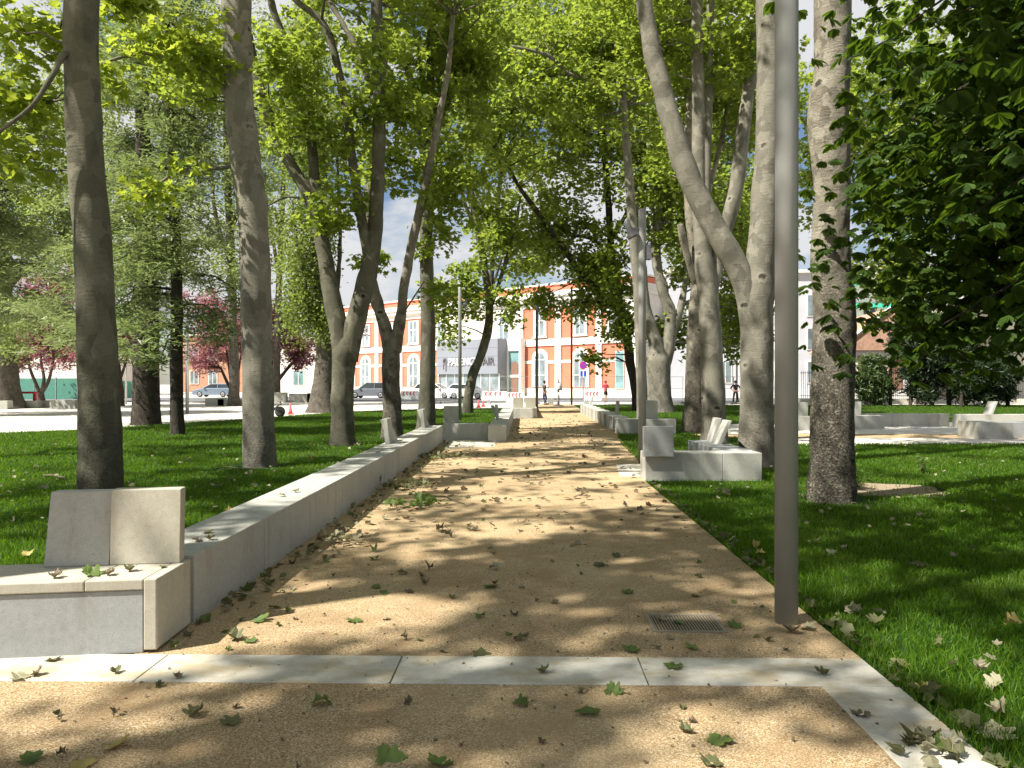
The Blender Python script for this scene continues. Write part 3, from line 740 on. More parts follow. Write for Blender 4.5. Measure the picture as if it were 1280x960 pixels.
tree('plane_tree', 'plane tree with a black hollow at its low fork standing against the station facade', 'tree', PL, D,
 [[(490, 547, 25), (490, 510, 23), (489, 470, 22), (489, 440, 22), (490, 424, 17), (491, 414, 7)],
  [(487, 440, 16), (482, 412, 16), (474, 388, 14), (467, 362, 13), (460, 325, 11), (458, 280, 10, .4), (462, 220, 9, .6), (468, 160, 8, .8), (480, 90, 7, 1), (490, 10, 6, 1.2)],
  [(493, 440, 15), (498, 412, 14), (502, 388, 13), (505, 360, 12), (514, 310, 11), (523, 270, 11), (531, 235, 10), (540, 190, 9), (548, 150, 8), (560, 90, 7), (566, 20, 6)],
  [(499, 400, 3), (515, 375, 2, -.4), (530, 352, 1.5, -.7)]],
 'bark_rough', [((-3.2, 22.5, 13.8), (4.2, 4.0, 3.0), 80), B(500, 190, 22.5, 50, 70, 26, 1.6), B(470, 330, 21.6, 26, 30, 5, .6), B(565, 250, 22, 40, 60, 16, 1), B(545, 370, 21.3, 16, 18, 3, .4)],
 'leaf_plane', 'plane', (0.11, 0.19), 52, 0.52, 28, 0.1, 0.02, 0.1, 0.4)
D = 24.5
tree('plane_tree', 'straight dark plane trunk topped by a fan of limbs, last beside the long wall', 'tree', PL, D,
 [[(532, 541, 23), (534, 490, 20), (535, 430, 19), (534, 360, 17), (533, 300, 16), (534, 240, 16), (537, 190, 17), (538, 160, 14), (538, 80, 9), (538, 0, 8)]+ext(538, 0, D, [(0, .2, 1.5, .07), (0.1, .4, 3, .03)]),
  [(533, 230, 10), (528, 180, 10, -.2), (521, 130, 9, -.3), (507, 80, 8, -.4), (490, 30, 7, -.5), (480, 0, 6, -.5)]+ext(480, 0, D-.5, [(-.4, 0, 1.2, .05), (-.7, 0, 2.2, .02)]),
  [(541, 205, 11), (547, 160, 10, .2), (560, 125, 9, .2), (572, 90, 8, .3), (580, 55, 7, .3), (587, 0, 6, .3)]+ext(587, 0, D+.3, [(.2, .2, 1.2, .05), (.5, .3, 2.6, .02)]),
  [(541, 140, 6), (528, 95, 6, .5), (518, 40, 5, .6), (516, 0, 4, .7)], [(545, 110, 6), (556, 60, 5, -.4), (562, 10, 4, -.6)],
  [(538, 95, 4), (560, 65, 3, -.8), (600, 22, 2, -1.4)]],
 'bark_olive', [((-2.6, 24.8, 14.2), (4.0, 4.0, 3.2), 80), B(545, 120, 24.5, 75, 85, 60, 2.2), B(560, 225, 24.2, 50, 45, 24, 1.2), B(590, 60, 24.4, 50, 60, 30, 1.4), B(545, 300, 24, 30, 30, 6, .6)],
 'leaf_plane', 'plane', (0.11, 0.19), 52, 0.54, 26, 0.1, 0.014, 0.03, 0.45)
D = 40.0
tree('plane_tree', 'curved plane trunk on the far lawn leaning across the grey station entrance', 'tree', PL, D,
 [[(584, 516, 13), (586, 495, 12), (591, 468, 12), (600, 447, 11), (608, 420, 11), (612, 390, 10), (608, 350, 9), (600, 300, 9), (590, 250, 8), (585, 190, 7), (590, 120, 6), (600, 50, 5)],
  [(611, 392, 5), (625, 350, 5), (640, 300, 4), (650, 250, 3)], [(598, 295, 5), (580, 250, 4), (565, 190, 3)], [(589, 240, 5), (615, 190, 4, 1), (640, 140, 3, 1.5)]],
 'bark_olive', [B(600, 140, 40, 80, 130, 150, 4), B(585, 365, 39, 36, 40, 30, 1.2), B(622, 300, 40, 42, 56, 56, 2), B(642, 385, 39, 20, 34, 10, .8), B(548, 372, 39, 18, 35, 12, .8), B(640, 60, 40, 60, 80, 46, 3), B(562, 420, 38.6, 10, 14, 4, .4)],
 'leaf_plane_far', 'plane_lo', (0.16, 0.26), 42, 0.75, 16, 0.25, 0.03, 0.06, 0.25)
# ---------------------------------------------------------------- right row
D = 10.3
tree('plane_tree', 'near right plane tree with thick flaking bark on its lower trunk beside the lamp post', 'tree', PL, D,
 [[(1040, 626, 57), (1040, 590, 54), (1040, 540, 52), (1041, 470, 51), (1043, 420, 51), (1043, 385, 49), (1038, 330, 47), (1038, 290, 44), (1040, 240, 43), (1038, 190, 45), (1036, 130, 46), (1040, 90, 43), (1040, 0, 43)]+ext(1040, 0, D, [(.1, .1, 1.5, .2), (.2, .2, 3.5, .15), (.1, .3, 6, .07), (.1, .4, 7.5, .03)]),
  [(1060, 70, 8), (1090, 62, 6, .3), (1130, 40, 4, .5)],
  [UP(4.4, 10.4, 8.0, .13), UP(3.6, 10.2, 10.4, .08), UP(2.4, 9.8, 12.2, .04)], [UP(4.5, 10.5, 8.6, .12), UP(6.0, 10.6, 10.6, .07), UP(7.2, 11, 12, .03)]],
 'bark_rough', [((5.6, 10.8, 13.4), (4.4, 4.2, 3.6), 85)],
 'leaf_plane', 'plane', (0.11, 0.19), 52, 0.52, 64, 0.03, 0.011, 0.05, 0.3, flare=1.03, scale=8.0)
D = 14.6
tree('plane_tree', 'twin stemmed plane tree whose pale limb sweeps left over the path', 'tree', PL, D,
 [[(946, 583, 43), (946, 530, 41), (946, 480, 40), (946, 430, 40), (946, 380, 40), (950, 330, 36), (955, 270, 33), (959, 200, 31), (961, 100, 30), (960, 0, 29)]+ext(960, 0, D, [(.1, .2, 1.5, .2), (.2, .4, 3.4, .12), (.3, .6, 5.6, .05)]),
  [(944, 430, 32), (936, 375, 30), (925, 340, 29), (905, 305, 28), (884, 268, 28), (866, 232, 28), (851, 195, 27), (840, 155, 25), (829, 115, 24), (817, 70, 22), (808, 25, 21), (803, -15, 20)]+ext(803, -15, D, [(-.2, 0, 1.2, .14), (-.6, 0, 3, .1), (-1.2, 0, 5, .04)]),
  [(960, 110, 9), (975, 60, 7, .4), (985, 10, 5, .7)], [UP(2.3, 14.6, 10.5, .1), UP(.8, 14.2, 12.2, .06), UP(-.4, 14, 13.2, .03)], [UP(5.0, 14.9, 10.2, .12), UP(6.6, 15, 12.2, .06)]],
 'bark', [((4.2, 14.8, 13.8), (4.8, 4.2, 3.2), 100)],
 'leaf_plane', 'plane', (0.11, 0.19), 52, 0.52, 38, 0.05, 0.014, 0.05, 0.3)
D = 20.3
tree('plane_tree', 'pale plane trunk splitting into upright grey stems behind the sweeping limb', 'tree', PL, D,
 [[(893, 554, 31), (892, 500, 28), (890, 450, 27), (887, 400, 26), (883, 350, 25), (878, 310, 20), (874, 260, 17), (873, 200, 16), (872, 100, 15), (871, 0, 14)]+ext(871, 0, D, [(0, .2, 1.5, .13), (0, .4, 3.5, .06)]),
  [(886, 370, 20), (898, 318, 19, .2), (911, 272, 18, .2), (921, 230, 18, .2), (928, 170, 17, .2), (936, 110, 15, .2), (944, 50, 14, .2), (950, 0, 13, .2)]+ext(950, 0, D+.2, [(.2, .2, 1.4, .12), (.5, .3, 3.2, .05)]),
  [(880, 320, 11), (882, 250, 11, .5), (885, 150, 10, .6), (887, 50, 9, .6), (888, 0, 9, .6)]+ext(888, 0, D+.6, [(.1, .2, 1.5, .08), (.1, .4, 3, .04)]),
  [(900, 300, 9), (913, 240, 9, .6), (926, 180, 8, .8)]],
 'bark', [((5.4, 20.8, 13.8), (4.6, 4.2, 3.2), 90), B(930, 60, 20.5, 50, 70, 24, 1.5), B(830, 70, 21, 50, 60, 22, 1.5)],
 'leaf_plane', 'plane', (0.11, 0.19), 52, 0.52, 30, 0.09, 0.012, 0.04, 0.35)
D = 24.5
tree('plane_tree', 'dark upright plane trunk between the pale stem and the broad far trunk', 'tree', PL, D,
 [[(866, 541, 25), (867, 500, 22), (868, 450, 21), (870, 400, 20), (873, 350, 18), (869, 310, 15), (862, 260, 13), (860, 180, 12), (865, 90, 10), (862, 0, 9)],
  [(872, 360, 10), (862, 330, 9, -.3), (856, 310, 9, -.4), (850, 280, 8, -.5)], [(868, 300, 8), (885, 240, 7, .6), (905, 160, 6, 1), (915, 70, 5, 1.3)]],
 'bark_rough', [((5.8, 25, 13.8), (4.4, 4.2, 3.4), 90), B(850, 60, 25, 60, 80, 60, 2), B(910, 120, 25.5, 60, 80, 70, 2), B(845, 190, 25.5, 35, 50, 20, 1)],
 'leaf_plane', 'plane', (0.11, 0.19), 52, 0.54, 26, 0.1, 0.018, 0.04, 0.4)
D = 41.0
tree('plane_tree', 'broad pollarded plane tree with a swollen knuckle low on its thick pale trunk', 'tree', PL, D,
 [[(825, 516, 31), (825, 495, 28), (824, 470, 27), (823, 452, 30), (820, 430, 18), (812, 405, 15), (806, 380, 13), (803, 340, 11), (800, 290, 10), (795, 240, 9)],
  [(828, 460, 18), (834, 440, 17), (838, 415, 15), (838, 390, 14), (830, 368, 13), (822, 335, 12), (819, 300, 12), (822, 285, 11), (821, 240, 10), (815, 195, 9), (805, 150, 8), (797, 100, 7), (790, 33, 6)],
  [(836, 425, 9), (846, 400, 10), (852, 380, 9), (857, 350, 7), (862, 310, 6), (870, 250, 5)], [(822, 292, 7), (832, 275, 7), (842, 250, 6), (853, 215, 5), (860, 170, 4)],
  [(816, 455, 9), (812, 447, 11), (811, 444, 11)]],
 'bark', [B(815, 190, 41, 60, 130, 160, 4), B(770, 60, 42, 70, 80, 110, 4), B(870, 270, 41.5, 60, 90, 120, 3.5), B(905, 320, 43, 60, 70, 80, 3), B(845, 420, 42, 40, 35, 20, 1.5), B(925, 400, 44, 40, 60, 50, 2)],
 'leaf_plane_far', 'plane_lo', (0.16, 0.26), 42, 0.75, 20, 0.22, 0.03, 0.12, 0.25)
D = 43.0
tree('plane_tree', 'dark leaning plane tree with a heavy low branch reaching left over the path end', 'tree', PL, D,
 [[(797, 513, 12), (795, 495, 11), (792, 475, 11), (788, 455, 11), (785, 430, 12), (780, 400, 12), (772, 370, 11), (765, 320, 9), (760, 250, 8), (755, 180, 7), (750, 100, 6)],
  [(778, 395, 9), (755, 368, 9, -.5), (727, 342, 8, -.8), (710, 318, 8, -1), (695, 298, 7, -1.1), (675, 270, 6, -1.2), (650, 235, 5, -1.3), (630, 200, 4, -1.4)],
  [(772, 340, 6), (745, 302, 4, -.4), (715, 295, 3, -.6)], [(764, 300, 5), (790, 250, 5), (805, 180, 4)]],
 'bark_conifer', [B(720, 170, 43, 85, 130, 220, 4), B(755, 335, 42.5, 46, 66, 95, 2.4), B(690, 290, 42.5, 48, 56, 66, 2.0), B(775, 410, 42, 26, 34, 24, 1.4), B(678, 380, 41.5, 16, 34, 13, .8), B(728, 385, 42, 22, 30, 12, 1.0), B(715, 45, 43, 90, 70, 130, 4), B(745, 447, 41.5, 12, 18, 6, .6)],
 'leaf_plane_far', 'plane_lo', (0.16, 0.26), 42, 0.75, 14, 0.25, 0.03, 0.05, 0.25)
D = 33.0
tree('plane_tree', 'slender pale plane stem rising just left of the lamp post with the clamped spotlight', 'tree', PL, D,
 [[(803, 524, 14), (802, 480, 13), (800, 420, 13), (797, 360, 12), (793, 310, 12), (789, 265, 12), (787, 230, 11), (783, 180, 10), (779, 120, 8), (781, 80, 8), (785, 30, 7), (787, 0, 6)]+ext(787, 0, D, [(.1, .2, 1.5, .07), (0, .3, 3, .03)]),
  [(781, 150, 6), (771, 90, 6, .2), (766, 40, 5, .3), (764, 0, 4, .3)], [(781, 130, 6), (762, 118, 5, -.4), (733, 98, 5, -.8), (710, 92, 5, -1), (685, 70, 4, -1.2), (640, 58, 3, -1.5)]],
 'bark', [((4.6, 33.4, 15.5), (4.6, 4.4, 3.6), 180), B(760, 40, 33, 80, 60, 90, 2.4), B(690, 90, 32.5, 60, 50, 40, 1.6)],
 'leaf_plane', 'plane_lo', (0.14, 0.22), 40, 0.65, 20, 0.15, 0.014, 0.03, 0.35)
# unseen plane trees added beside and behind the camera to shade gravel and lawn
def shade_tree(label, x, y, n=230, cz=11.5, r=(4.8, 4.6, 4.0), leaf='leaf_plane', ht=1.0):
    return tree('plane_tree', label, 'tree', PL, max(y, 1.0),
     [[UP(x, y, 0, .3), UP(x+.05, y, 2, .26), UP(x-.05, y+.1, 4.5, .23), UP(x+.1, y+.1, 7, .18), UP(x, y, 10, .11), UP(x+.1, y, 13.5, .03)],
      [UP(x, y+.1, 5.8, .14), UP(x+1.4, y+.4, 8, .09), UP(x+3, y+.6, 10, .04)], [UP(x, y+.1, 6.4, .14), UP(x-1.4, y-.4, 8.6, .09), UP(x-3, y-.3, 10.4, .04)]],
     'bark', [((x, y, cz), r, n)], leaf, 'plane', (0.12, 0.19), 84, 0.66, 14, 0.3, 0.012, 0.03, 0.25)
shade_tree('unseen plane tree added left of the camera to shade the foreground gravel', -5.6, 3.2, 84, 11.8, (5.3, 4.6, 3.4))
shade_tree('unseen plane tree added behind the camera to shade the nearest gravel', -8.6, -0.6, 46, 11.5, (4.8, 4.6, 3.6))
shade_tree('unseen plane tree added far left of the bench to shade the left lawn', -13.0, 7.2, 48, 12.5, (4.6, 4.4, 3.4), 'leaf_young')  # this one and the next are added out of view to shade the lawn
shade_tree('unseen plane tree added left of the frame to shade the middle lawn', -15.0, 14.0, 24, 13.0, (4.4, 4.2, 3.2), 'leaf_young')
# ================================================================== chestnut overhanging from the right
def chestnut():
    x, y = 7.6, 7.0
    root = empty('chestnut_tree', (x, y, 0)); tag(root, 'dark horse chestnut whose drooping leaves fill the upper right corner', 'tree', None)
    base = Vector((x, y, 0)); mb = MB(base)
    mb.tube([(x, y, -.1), (x, y, .3), (x-.05, y, 1.6), (x, y+.1, 3.2), (x+.1, y, 5), (x, y, 7.5), (x, y, 9.5)], [.36, .30, .27, .25, .2, .12, .03], 20, .12, .02, 3)
    cl = []
    arms = []
    for k in range(44):
        a = rng.uniform(0, 2*math.pi); z0 = rng.uniform(2.6, 7.5); L = rng.uniform(2.6, 4.6)*(1.0 if z0 < 6 else .75)
        arms.append((a, z0, L))
    # arms that reach out to the left over the lawn
    for a, z0, L in ((3.2, 2.5, 4.2), (3.35, 3.2, 4.5), (3.0, 3.6, 4.4), (3.5, 4.1, 4.5), (2.85, 4.5, 4.2), (3.15, 5.2, 4.2), (3.6, 2.6, 3.7), (2.7, 2.7, 3.9), (3.9, 3.4, 3.7), (4.1, 4.8, 3.5), (2.5, 3.9, 3.8), (3.3, 5.8, 4.0), (3.05, 4.0, 4.3), (3.75, 5.4, 4.0), (4.2, 2.9, 3.2), (3.3, 2.4, 3.2), (2.95, 2.9, 3.4), (3.6, 3.6, 4.2), (3.1, 4.6, 4.6), (3.4, 5.0, 4.6), (2.8, 5.6, 4.0), (3.0, 6.4, 4.2), (3.5, 6.2, 4.4), (2.6, 3.2, 4.0), (3.9, 4.2, 4.0), (4.4, 3.8, 3.6), (4.4, 5.2, 3.6), (2.4, 4.8, 4.0), (4.0, 6.0, 4.0), (2.7, 2.35, 3.4), (4.7, 3.2, 3.4), (4.6, 4.6, 3.3)):
        arms.append((a, z0, L))
    for a, z0, L in arms:
        L *= .90
        d = Vector((math.cos(a), math.sin(a), 0))
        s = Vector((x, y, z0)); m = s+d*L*.5+Vector((0, 0, .45+.2*rng.normal())); e = s+d*L+Vector((0, 0, -.15-.25*rng.random()))
        mb.tube([s, s.lerp(m, .5)+Vector((0, 0, .12)), m, m.lerp(e, .5)+Vector((0, 0, .1)), e], [.055, .045, .03, .02, .006], 6, .3)
        for t in np.linspace(.22, 1, 11):
            p = (s.lerp(m, t*2) if t < .5 else m.lerp(e, (t-.5)*2))
            for j in range(11):
                sp = .30+.55*t
                cl.append((p.x+rng.normal()*sp*.55, p.y+rng.normal()*sp*.75, p.z+rng.normal()*.30-.12))
    cl = np.array(cl); n = len(cl)
    cl = cl[(cl[:, 2] > 1.75) & (cl[:, 0] > 2.95+.35*np.abs(rng.normal(size=len(cl))))]; n = len(cl)
    # each clump end carries two or three hand-shaped leaves of seven leaflets
    P = []; N = []; T_ = []; Z = []
    for c in cl:
        for h in range(3):
            o = np.array(c)+rng.normal(size=3)*np.array([.16, .16, .10])
            yaw = rng.uniform(0, 2*math.pi)
            f = np.array([math.cos(yaw), math.sin(yaw), -.5-.7*rng.random()])
            s = np.array([-math.sin(yaw), math.cos(yaw), 0])
            up = np.cross(f, s); up = up if up[2] > 0 else -up
            sz = rng.uniform(.10, .20)
            for i, ang in enumerate((-78, -50, -24, 0, 24, 50, 78)):
                w = math.cos(R(ang)); q = math.sin(R(ang))
                t = f*w+s*q+np.array([0, 0, -.35*abs(q)-.30])
                P.append(o); T_.append(t); N.append(up+s*q*.35+rng.normal(size=3)*.14); Z.append(sz*(1-.32*abs(ang)/78)*rng.uniform(.9, 1.1))
    mb.build('trunk', M['bark_conifer'], root, smooth=True)
    leaf_mesh('crown', 'leaflet', np.array(P)-np.array(base), np.array(N), np.array(T_), np.array(Z), M['leaf_chestnut'], root)
chestnut()

# ================================================================== conifers and other trees on the left
def conifer(name, label, px, py, D, wpx, top_z, tiers, mat, spread, ntw, group, zmin=3.0, droop=.5, lean=0.0, seedr=1, fill=1.0, bark='bark_conifer', szr=(.10, .20), wtop=.25):
    base = W(px, py, D); base.z = 0
    r0 = wpx/2*D/F
    root = empty(name, base); tag(root, label, 'tree', group)
    mb = MB(base)
    top = base+Vector((lean, 0, top_z))
    mb.tube([base-Vector((0, 0, .1)), base+Vector((0, 0, .05)), base.lerp(top, .1), base.lerp(top, .35)+Vector((.08, 0, 0)), base.lerp(top, .7), top], [r0*1.2, r0*1.05, r0*.92, r0*.8, r0*(.3+.7*wtop), .02], 18, .25, r0*.06, 4)
    cl = []
    for k in range(tiers):
        t = (k+rng.random()*.8)/tiers
        z = zmin+(top_z-zmin)*t
        L = spread*(1-t*.72)*rng.uniform(.6, 1.15)
        a = rng.uniform(0, 2*math.pi)
        d = Vector((math.cos(a), math.sin(a), 0))
        s = base.lerp(top, z/top_z); e = s+d*L+Vector((0, 0, -droop*L*.45)); m = s+d*L*.5+Vector((0, 0, .10*L-droop*L*.10))
        mb.tube([s, m, e], [min(.05, r0*.3), .028, .006], 5, .5)
        for j in range(max(3, int(ntw*L*fill))):
            u = rng.uniform(.22, 1.0)
            p = s.lerp(m, u*2) if u < .5 else m.lerp(e, (u-.5)*2)
            sw = .34*L*(1-abs(u-.5)*.8)
            q = d.cross(Vector((0, 0, 1)))
            p = p+q*rng.normal()*sw*.6+Vector((0, 0, -abs(rng.normal())*.16*droop))
            cl.append(tuple(p))
    cl = np.array(cl)
    per = 26
    n = len(cl)*per; c = np.repeat(cl, per, axis=0)
    o = rng.normal(size=(n, 3))*np.array([.27, .27, .10])
    pos = c+o
    tip = o+rng.normal(size=(n, 3))*.16+np.array([0, 0, -.12*droop])
    nrm = rng.normal(size=(n, 3))*.4+np.array([0, 0, 1.])
    mb.build('trunk', M[bark], root, smooth=True)
    leaf_mesh('crown', 'spray', pos-np.array(base), nrm, tip, rng.uniform(szr[0], szr[1], n), M[mat], root)
    return root
CG = 'conifers on the left lawn'
conifer('cedar_tree', 'thick dark conifer trunk at the lawn edge behind the near left plane tree', 183, 530, 29, 34, 17, 40, 'needle', 4.4, 10, CG, 3.6, .6, -.2, szr=(.16, .30))
conifer('spruce_tree', 'thin conifer with bare lower trunk and drooping pale green branches', 222, 543, 23.4, 17, 15, 40, 'needle', 3.3, 12, CG, 2.9, .8, -.35, szr=(.15, .28))
conifer('cedar_tree', 'grey green cedar at the far left spreading flat branches above the square', -46, 520, 36, 18, 15, 44, 'needle', 6.4, 10, CG, 4.6, .45, 0, szr=(.18, .34))

# big weeping tree at the left edge
tree('willow_tree', 'massive brown trunk with hanging yellow green foliage at the left edge of the photo', 'tree', None, 47,
 [[(6, 511, 42), (4, 480, 36), (2, 440, 33), (0, 400, 32), (-4, 330, 28), (-8, 250, 20), (-5, 150, 10)], [(0, 370, 12), (22, 345, 10), (50, 330, 6), (80, 300, 4)], [(-2, 340, 14), (-30, 280, 10), (-50, 200, 5)]],
 'bark_poplar', [B(30, 400, 46, 50, 24, 26, 3), B(10, 250, 48, 80, 110, 220, 5), B(70, 290, 47, 60, 60, 100, 4), B(60, 150, 49, 90, 80, 150, 4), B(14, 430, 45.5, 30, 22, 14, 2)],
 'leaf_elm', 'oval', (.16, .28), 40, .9, 18, .3, .04, .1, .2, droop=1.2)
# fastigiate poplar in the middle
tree('poplar_tree', 'tall narrow poplar with a thick two toned trunk behind the forked plane tree', 'tree', None, 41,
 [[(404, 516, 37), (405, 495, 33), (407, 470, 28), (408, 440, 25), (406, 400, 22), (400, 340, 18), (394, 260, 14), (390, 160, 9), (388, 40, 4)],
  [(404, 430, 9), (390, 390, 7, -.5), (375, 330, 5, -.8), (365, 250, 3, -1)], [(408, 420, 9), (420, 370, 7, .5), (425, 300, 5, .8), (422, 200, 3, 1)], [(404, 420, 8), (384, 370, 6, .6), (372, 300, 4, .8)]],
 'bark_poplar', [B(385, 330, 41, 38, 90, 170, 1.9), B(392, 180, 41, 42, 110, 220, 2.0), B(380, 390, 40.5, 30, 40, 60, 1.3), B(386, 60, 41, 38, 80, 120, 1.8), B(408, 400, 40.2, 16, 30, 20, .8)],
 'leaf_poplar', 'quad', (.13, .20), 46, .62, 18, .3, .04, .1, .15, up=.5, droop=-.2, flat=1.6)
tree('poplar_tree', 'loose grey green poplar rising behind the thin conifer', 'tree', None, 52,
 [[(292, 512, 14), (293, 470, 12), (291, 400, 11), (288, 300, 10), (284, 200, 8), (282, 100, 6), (280, 10, 4)], [(289, 330, 6), (270, 270, 5), (262, 190, 3)], [(288, 290, 6), (310, 230, 5), (318, 150, 3)]],
 'bark_poplar', [B(285, 230, 52, 60, 110, 120, 3), B(262, 120, 53, 50, 100, 90, 3), B(325, 200, 52, 36, 130, 90, 2.4), B(300, 330, 51, 40, 50, 40, 2), B(285, 50, 52, 70, 60, 80, 3)],
 'leaf_elm', 'quad', (.16, .26), 40, .85, 12, .4, .03, 0, .3, droop=.9)
tree('elm_tree', 'pale leafed tree standing behind the near left trunk above the red plums', 'tree', None, 58,
 [[(120, 508, 14), (121, 470, 12), (118, 400, 10), (115, 300, 9), (118, 200, 7), (120, 80, 4)], [(118, 380, 7), (95, 320, 5), (70, 240, 3)], [(117, 340, 7), (145, 270, 5), (160, 190, 3)]],
 'bark_poplar', [B(90, 210, 58, 80, 110, 200, 5), B(170, 220, 59, 60, 120, 130, 4), B(120, 60, 58, 90, 80, 140, 4), B(130, 340, 57, 60, 40, 50, 3), B(235, 320, 57, 40, 60, 40, 2)],
 'leaf_elm', 'quad', (.18, .30), 40, .95, 12, .4, .03, 0, .25)
tree('elm_tree', 'distant tree filling the gap above the poplar and the station roof', 'tree', None, 62,
 [[(346, 505, 10), (346, 450, 9), (348, 380, 8), (352, 280, 7), (356, 180, 5), (358, 90, 3)], [(349, 350, 5), (340, 290, 4), (330, 220, 3)]],
 'bark_poplar', [B(345, 150, 62, 50, 120, 120, 4), B(440, 130, 63, 60, 100, 90, 4), B(345, 300, 61, 30, 60, 40, 3)],
 'leaf_elm', 'quad', (.20, .32), 40, 1.0, 10, .5, .03, 0, .25)
# the plane avenue goes on behind: three more crowns seen above the path end
tree('plane_tree', 'far plane tree behind the broad trunk at the right end of the avenue', 'tree', PL, 52,
 [[(880, 506, 13), (880, 480, 12), (882, 430, 11), (884, 380, 10), (886, 300, 8), (888, 200, 5)], [(884, 370, 6), (905, 330, 5), (930, 270, 3)], [(884, 350, 6), (862, 300, 5), (845, 230, 3)]],
 'bark', [B(890, 240, 52, 90, 130, 230, 5), B(930, 120, 53, 80, 90, 140, 4), B(900, 400, 51, 50, 40, 40, 2), B(955, 300, 52, 40, 50, 40, 2)],
 'leaf_plane_far', 'plane_lo', (.20, .32), 40, .95, 12, .4, .03, 0, .2)
tree('plane_tree', 'far plane tree behind the curved trunk with its crown over the entrance box', 'tree', PL, 50,
 [[(584, 508, 9), (586, 490, 8), (600, 445, 7), (610, 400, 7), (618, 300, 6), (628, 200, 5)], [(612, 370, 4), (625, 330, 3), (640, 280, 2)]],
 'bark_conifer', [B(650, 200, 50, 70, 130, 110, 4), B(620, 60, 51, 80, 80, 120, 4), B(665, 330, 49, 26, 36, 20, 1.5)],
 'leaf_plane_far', 'plane_lo', (.20, .32), 40, .95, 10, .4, .03, 0, .2)
tree('plane_tree', 'far leafy plane tree filling the sky behind the flaking trunk and the chestnut', 'tree', PL, 56,
 [[(1152, 505, 11), (1152, 480, 10), (1150, 420, 9), (1148, 330, 8), (1146, 220, 6)], [(1150, 400, 6), (1110, 320, 5), (1060, 240, 3)], [(1149, 360, 6), (1200, 280, 5), (1250, 220, 3)]],
 'bark_conifer', [B(1030, 170, 56, 55, 130, 130, 4), B(1110, 150, 57, 90, 170, 240, 5), B(1225, 170, 57, 90, 170, 220, 5), B(1120, 330, 55, 70, 50, 60, 3)],
 'leaf_plane_far', 'plane_lo', (.22, .34), 42, .95, 12, .4, .03, 0, .2)
# purple plums
def plum(label, px, py, D, stems, blobs):
    tree('plum_tree', label, 'tree', 'purple leaved plum trees on the square', D, stems, 'bark_plum', blobs, 'leaf_plum', 'quad', (.14, .24), 52, .62, 10, .3, .01, 0, .5, flare=1.3)
plum('purple plum tree behind the red frame at the left', 50, 503, 62, [[(51, 503, 9), (51, 494, 8), (50, 489, 7)], [(50, 492, 5), (45, 480, 4), (38, 462, 3.5), (33, 440, 3)], [(51, 492, 5), (55, 475, 4), (52, 455, 3), (50, 430, 2)], [(52, 491, 5), (60, 478, 4), (66, 455, 3), (70, 430, 2)]],
     [B(45, 425, 62, 54, 34, 120, 3), B(80, 435, 62, 42, 32, 90, 2.5), B(60, 390, 62, 54, 38, 130, 3), B(25, 450, 62, 26, 18, 26, 1.5), B(62, 352, 62, 36, 24, 44, 2)])
plum('purple plum tree seen between the near trunk and the thick conifer', 148, 506, 52, [[(150, 508, 9), (151, 490, 8), (149, 470, 6), (146, 440, 4)], [(150, 475, 4), (158, 450, 3), (165, 420, 2)]],
     [B(130, 425, 52, 34, 34, 60, 2.5), B(165, 410, 52, 24, 30, 30, 2), B(110, 440, 52, 18, 18, 18, 1)])
plum('purple plum tree with leaning stems behind the thin conifer', 292, 497, 78, [[(296, 498, 6), (291, 490, 5), (284, 478, 4), (276, 460, 3)], [(290, 490, 4), (288, 470, 4), (285, 450, 3), (280, 420, 2)], [(292, 492, 4), (297, 470, 3), (302, 440, 2)]],
     [B(275, 430, 78, 44, 38, 140, 4), B(300, 410, 78, 32, 40, 100, 3), B(252, 450, 78, 28, 22, 50, 2), B(262, 385, 78, 38, 30, 80, 3)])
plum('purple plum tree leaning right behind the bulging plane trunk', 338, 500, 64, [[(334, 505, 8), (336, 495, 6), (346, 478, 5), (360, 460, 4), (374, 445, 3)], [(337, 494, 5), (342, 470, 4), (345, 440, 3), (350, 410, 2)]],
     [B(352, 430, 64, 36, 34, 110, 2.5), B(376, 442, 64, 26, 20, 44, 1.5), B(345, 398, 64, 30, 28, 66, 2)])
plum('small purple plum tree showing in the fork of the olive trunk', 433, 499, 72, [[(433, 499, 5), (433, 470, 4), (434, 440, 3), (434, 410, 2)]], [B(433, 412, 72, 22, 26, 40, 1.6)])
# dark evergreens by the right fence
def bush(label, px, py, D, rx, h, n, mat, name='cypress_bush', stems=3, sz=(.14, .26)):
    base = W(px, py, D); base.z = 0
    root = empty(name, base); tag(root, label, 'bush', 'evergreens along the right fence')
    mb = MB(base); k = D/F
    for i in range(stems):
        o = Vector(((i-(stems-1)/2)*rx*k*.7, rng.normal()*.2, 0))
        mb.tube([base+o-Vector((0, 0, .1)), base+o+Vector((rng.normal()*.1, 0, h*k*.5)), base+o*1.1+Vector((0, 0, h*k*.9))], [.13, .09, .02], 7, .3)
    cl = ell((base.x, base.y, h*k*.5), (rx*k, rx*k*.7, h*k*.5), n, .6)
    cl = cl[cl[:, 2] > .15]
    pos, nrm, tip, size = clump_leaves(cl, 90, .45, 1.0, .3, (.22, .42), -.2)
    mb.build('trunk', M['bark_conifer'], root, smooth=True)
    leaf_mesh('crown', 'spray', pos-np.array(base), nrm, tip, size, M[mat], root)
bush('light green thuja shrub left of the dark cypresses by the right fence', 1092, 506, 52, 24, 66, 80, 'needle_mid', stems=2)
bush('dark cypress with visible stems in the middle of the right fence', 1150, 506, 52, 36, 130, 170, 'needle_dark', stems=4)
bush('broad dark evergreen at the right end of the fence', 1232, 507, 50, 42, 76, 170, 'needle_dark', stems=3)
bush('tall thin dark evergreen behind the chestnut leaves', 1196, 506, 53, 26, 140, 110, 'needle_dark', stems=2)
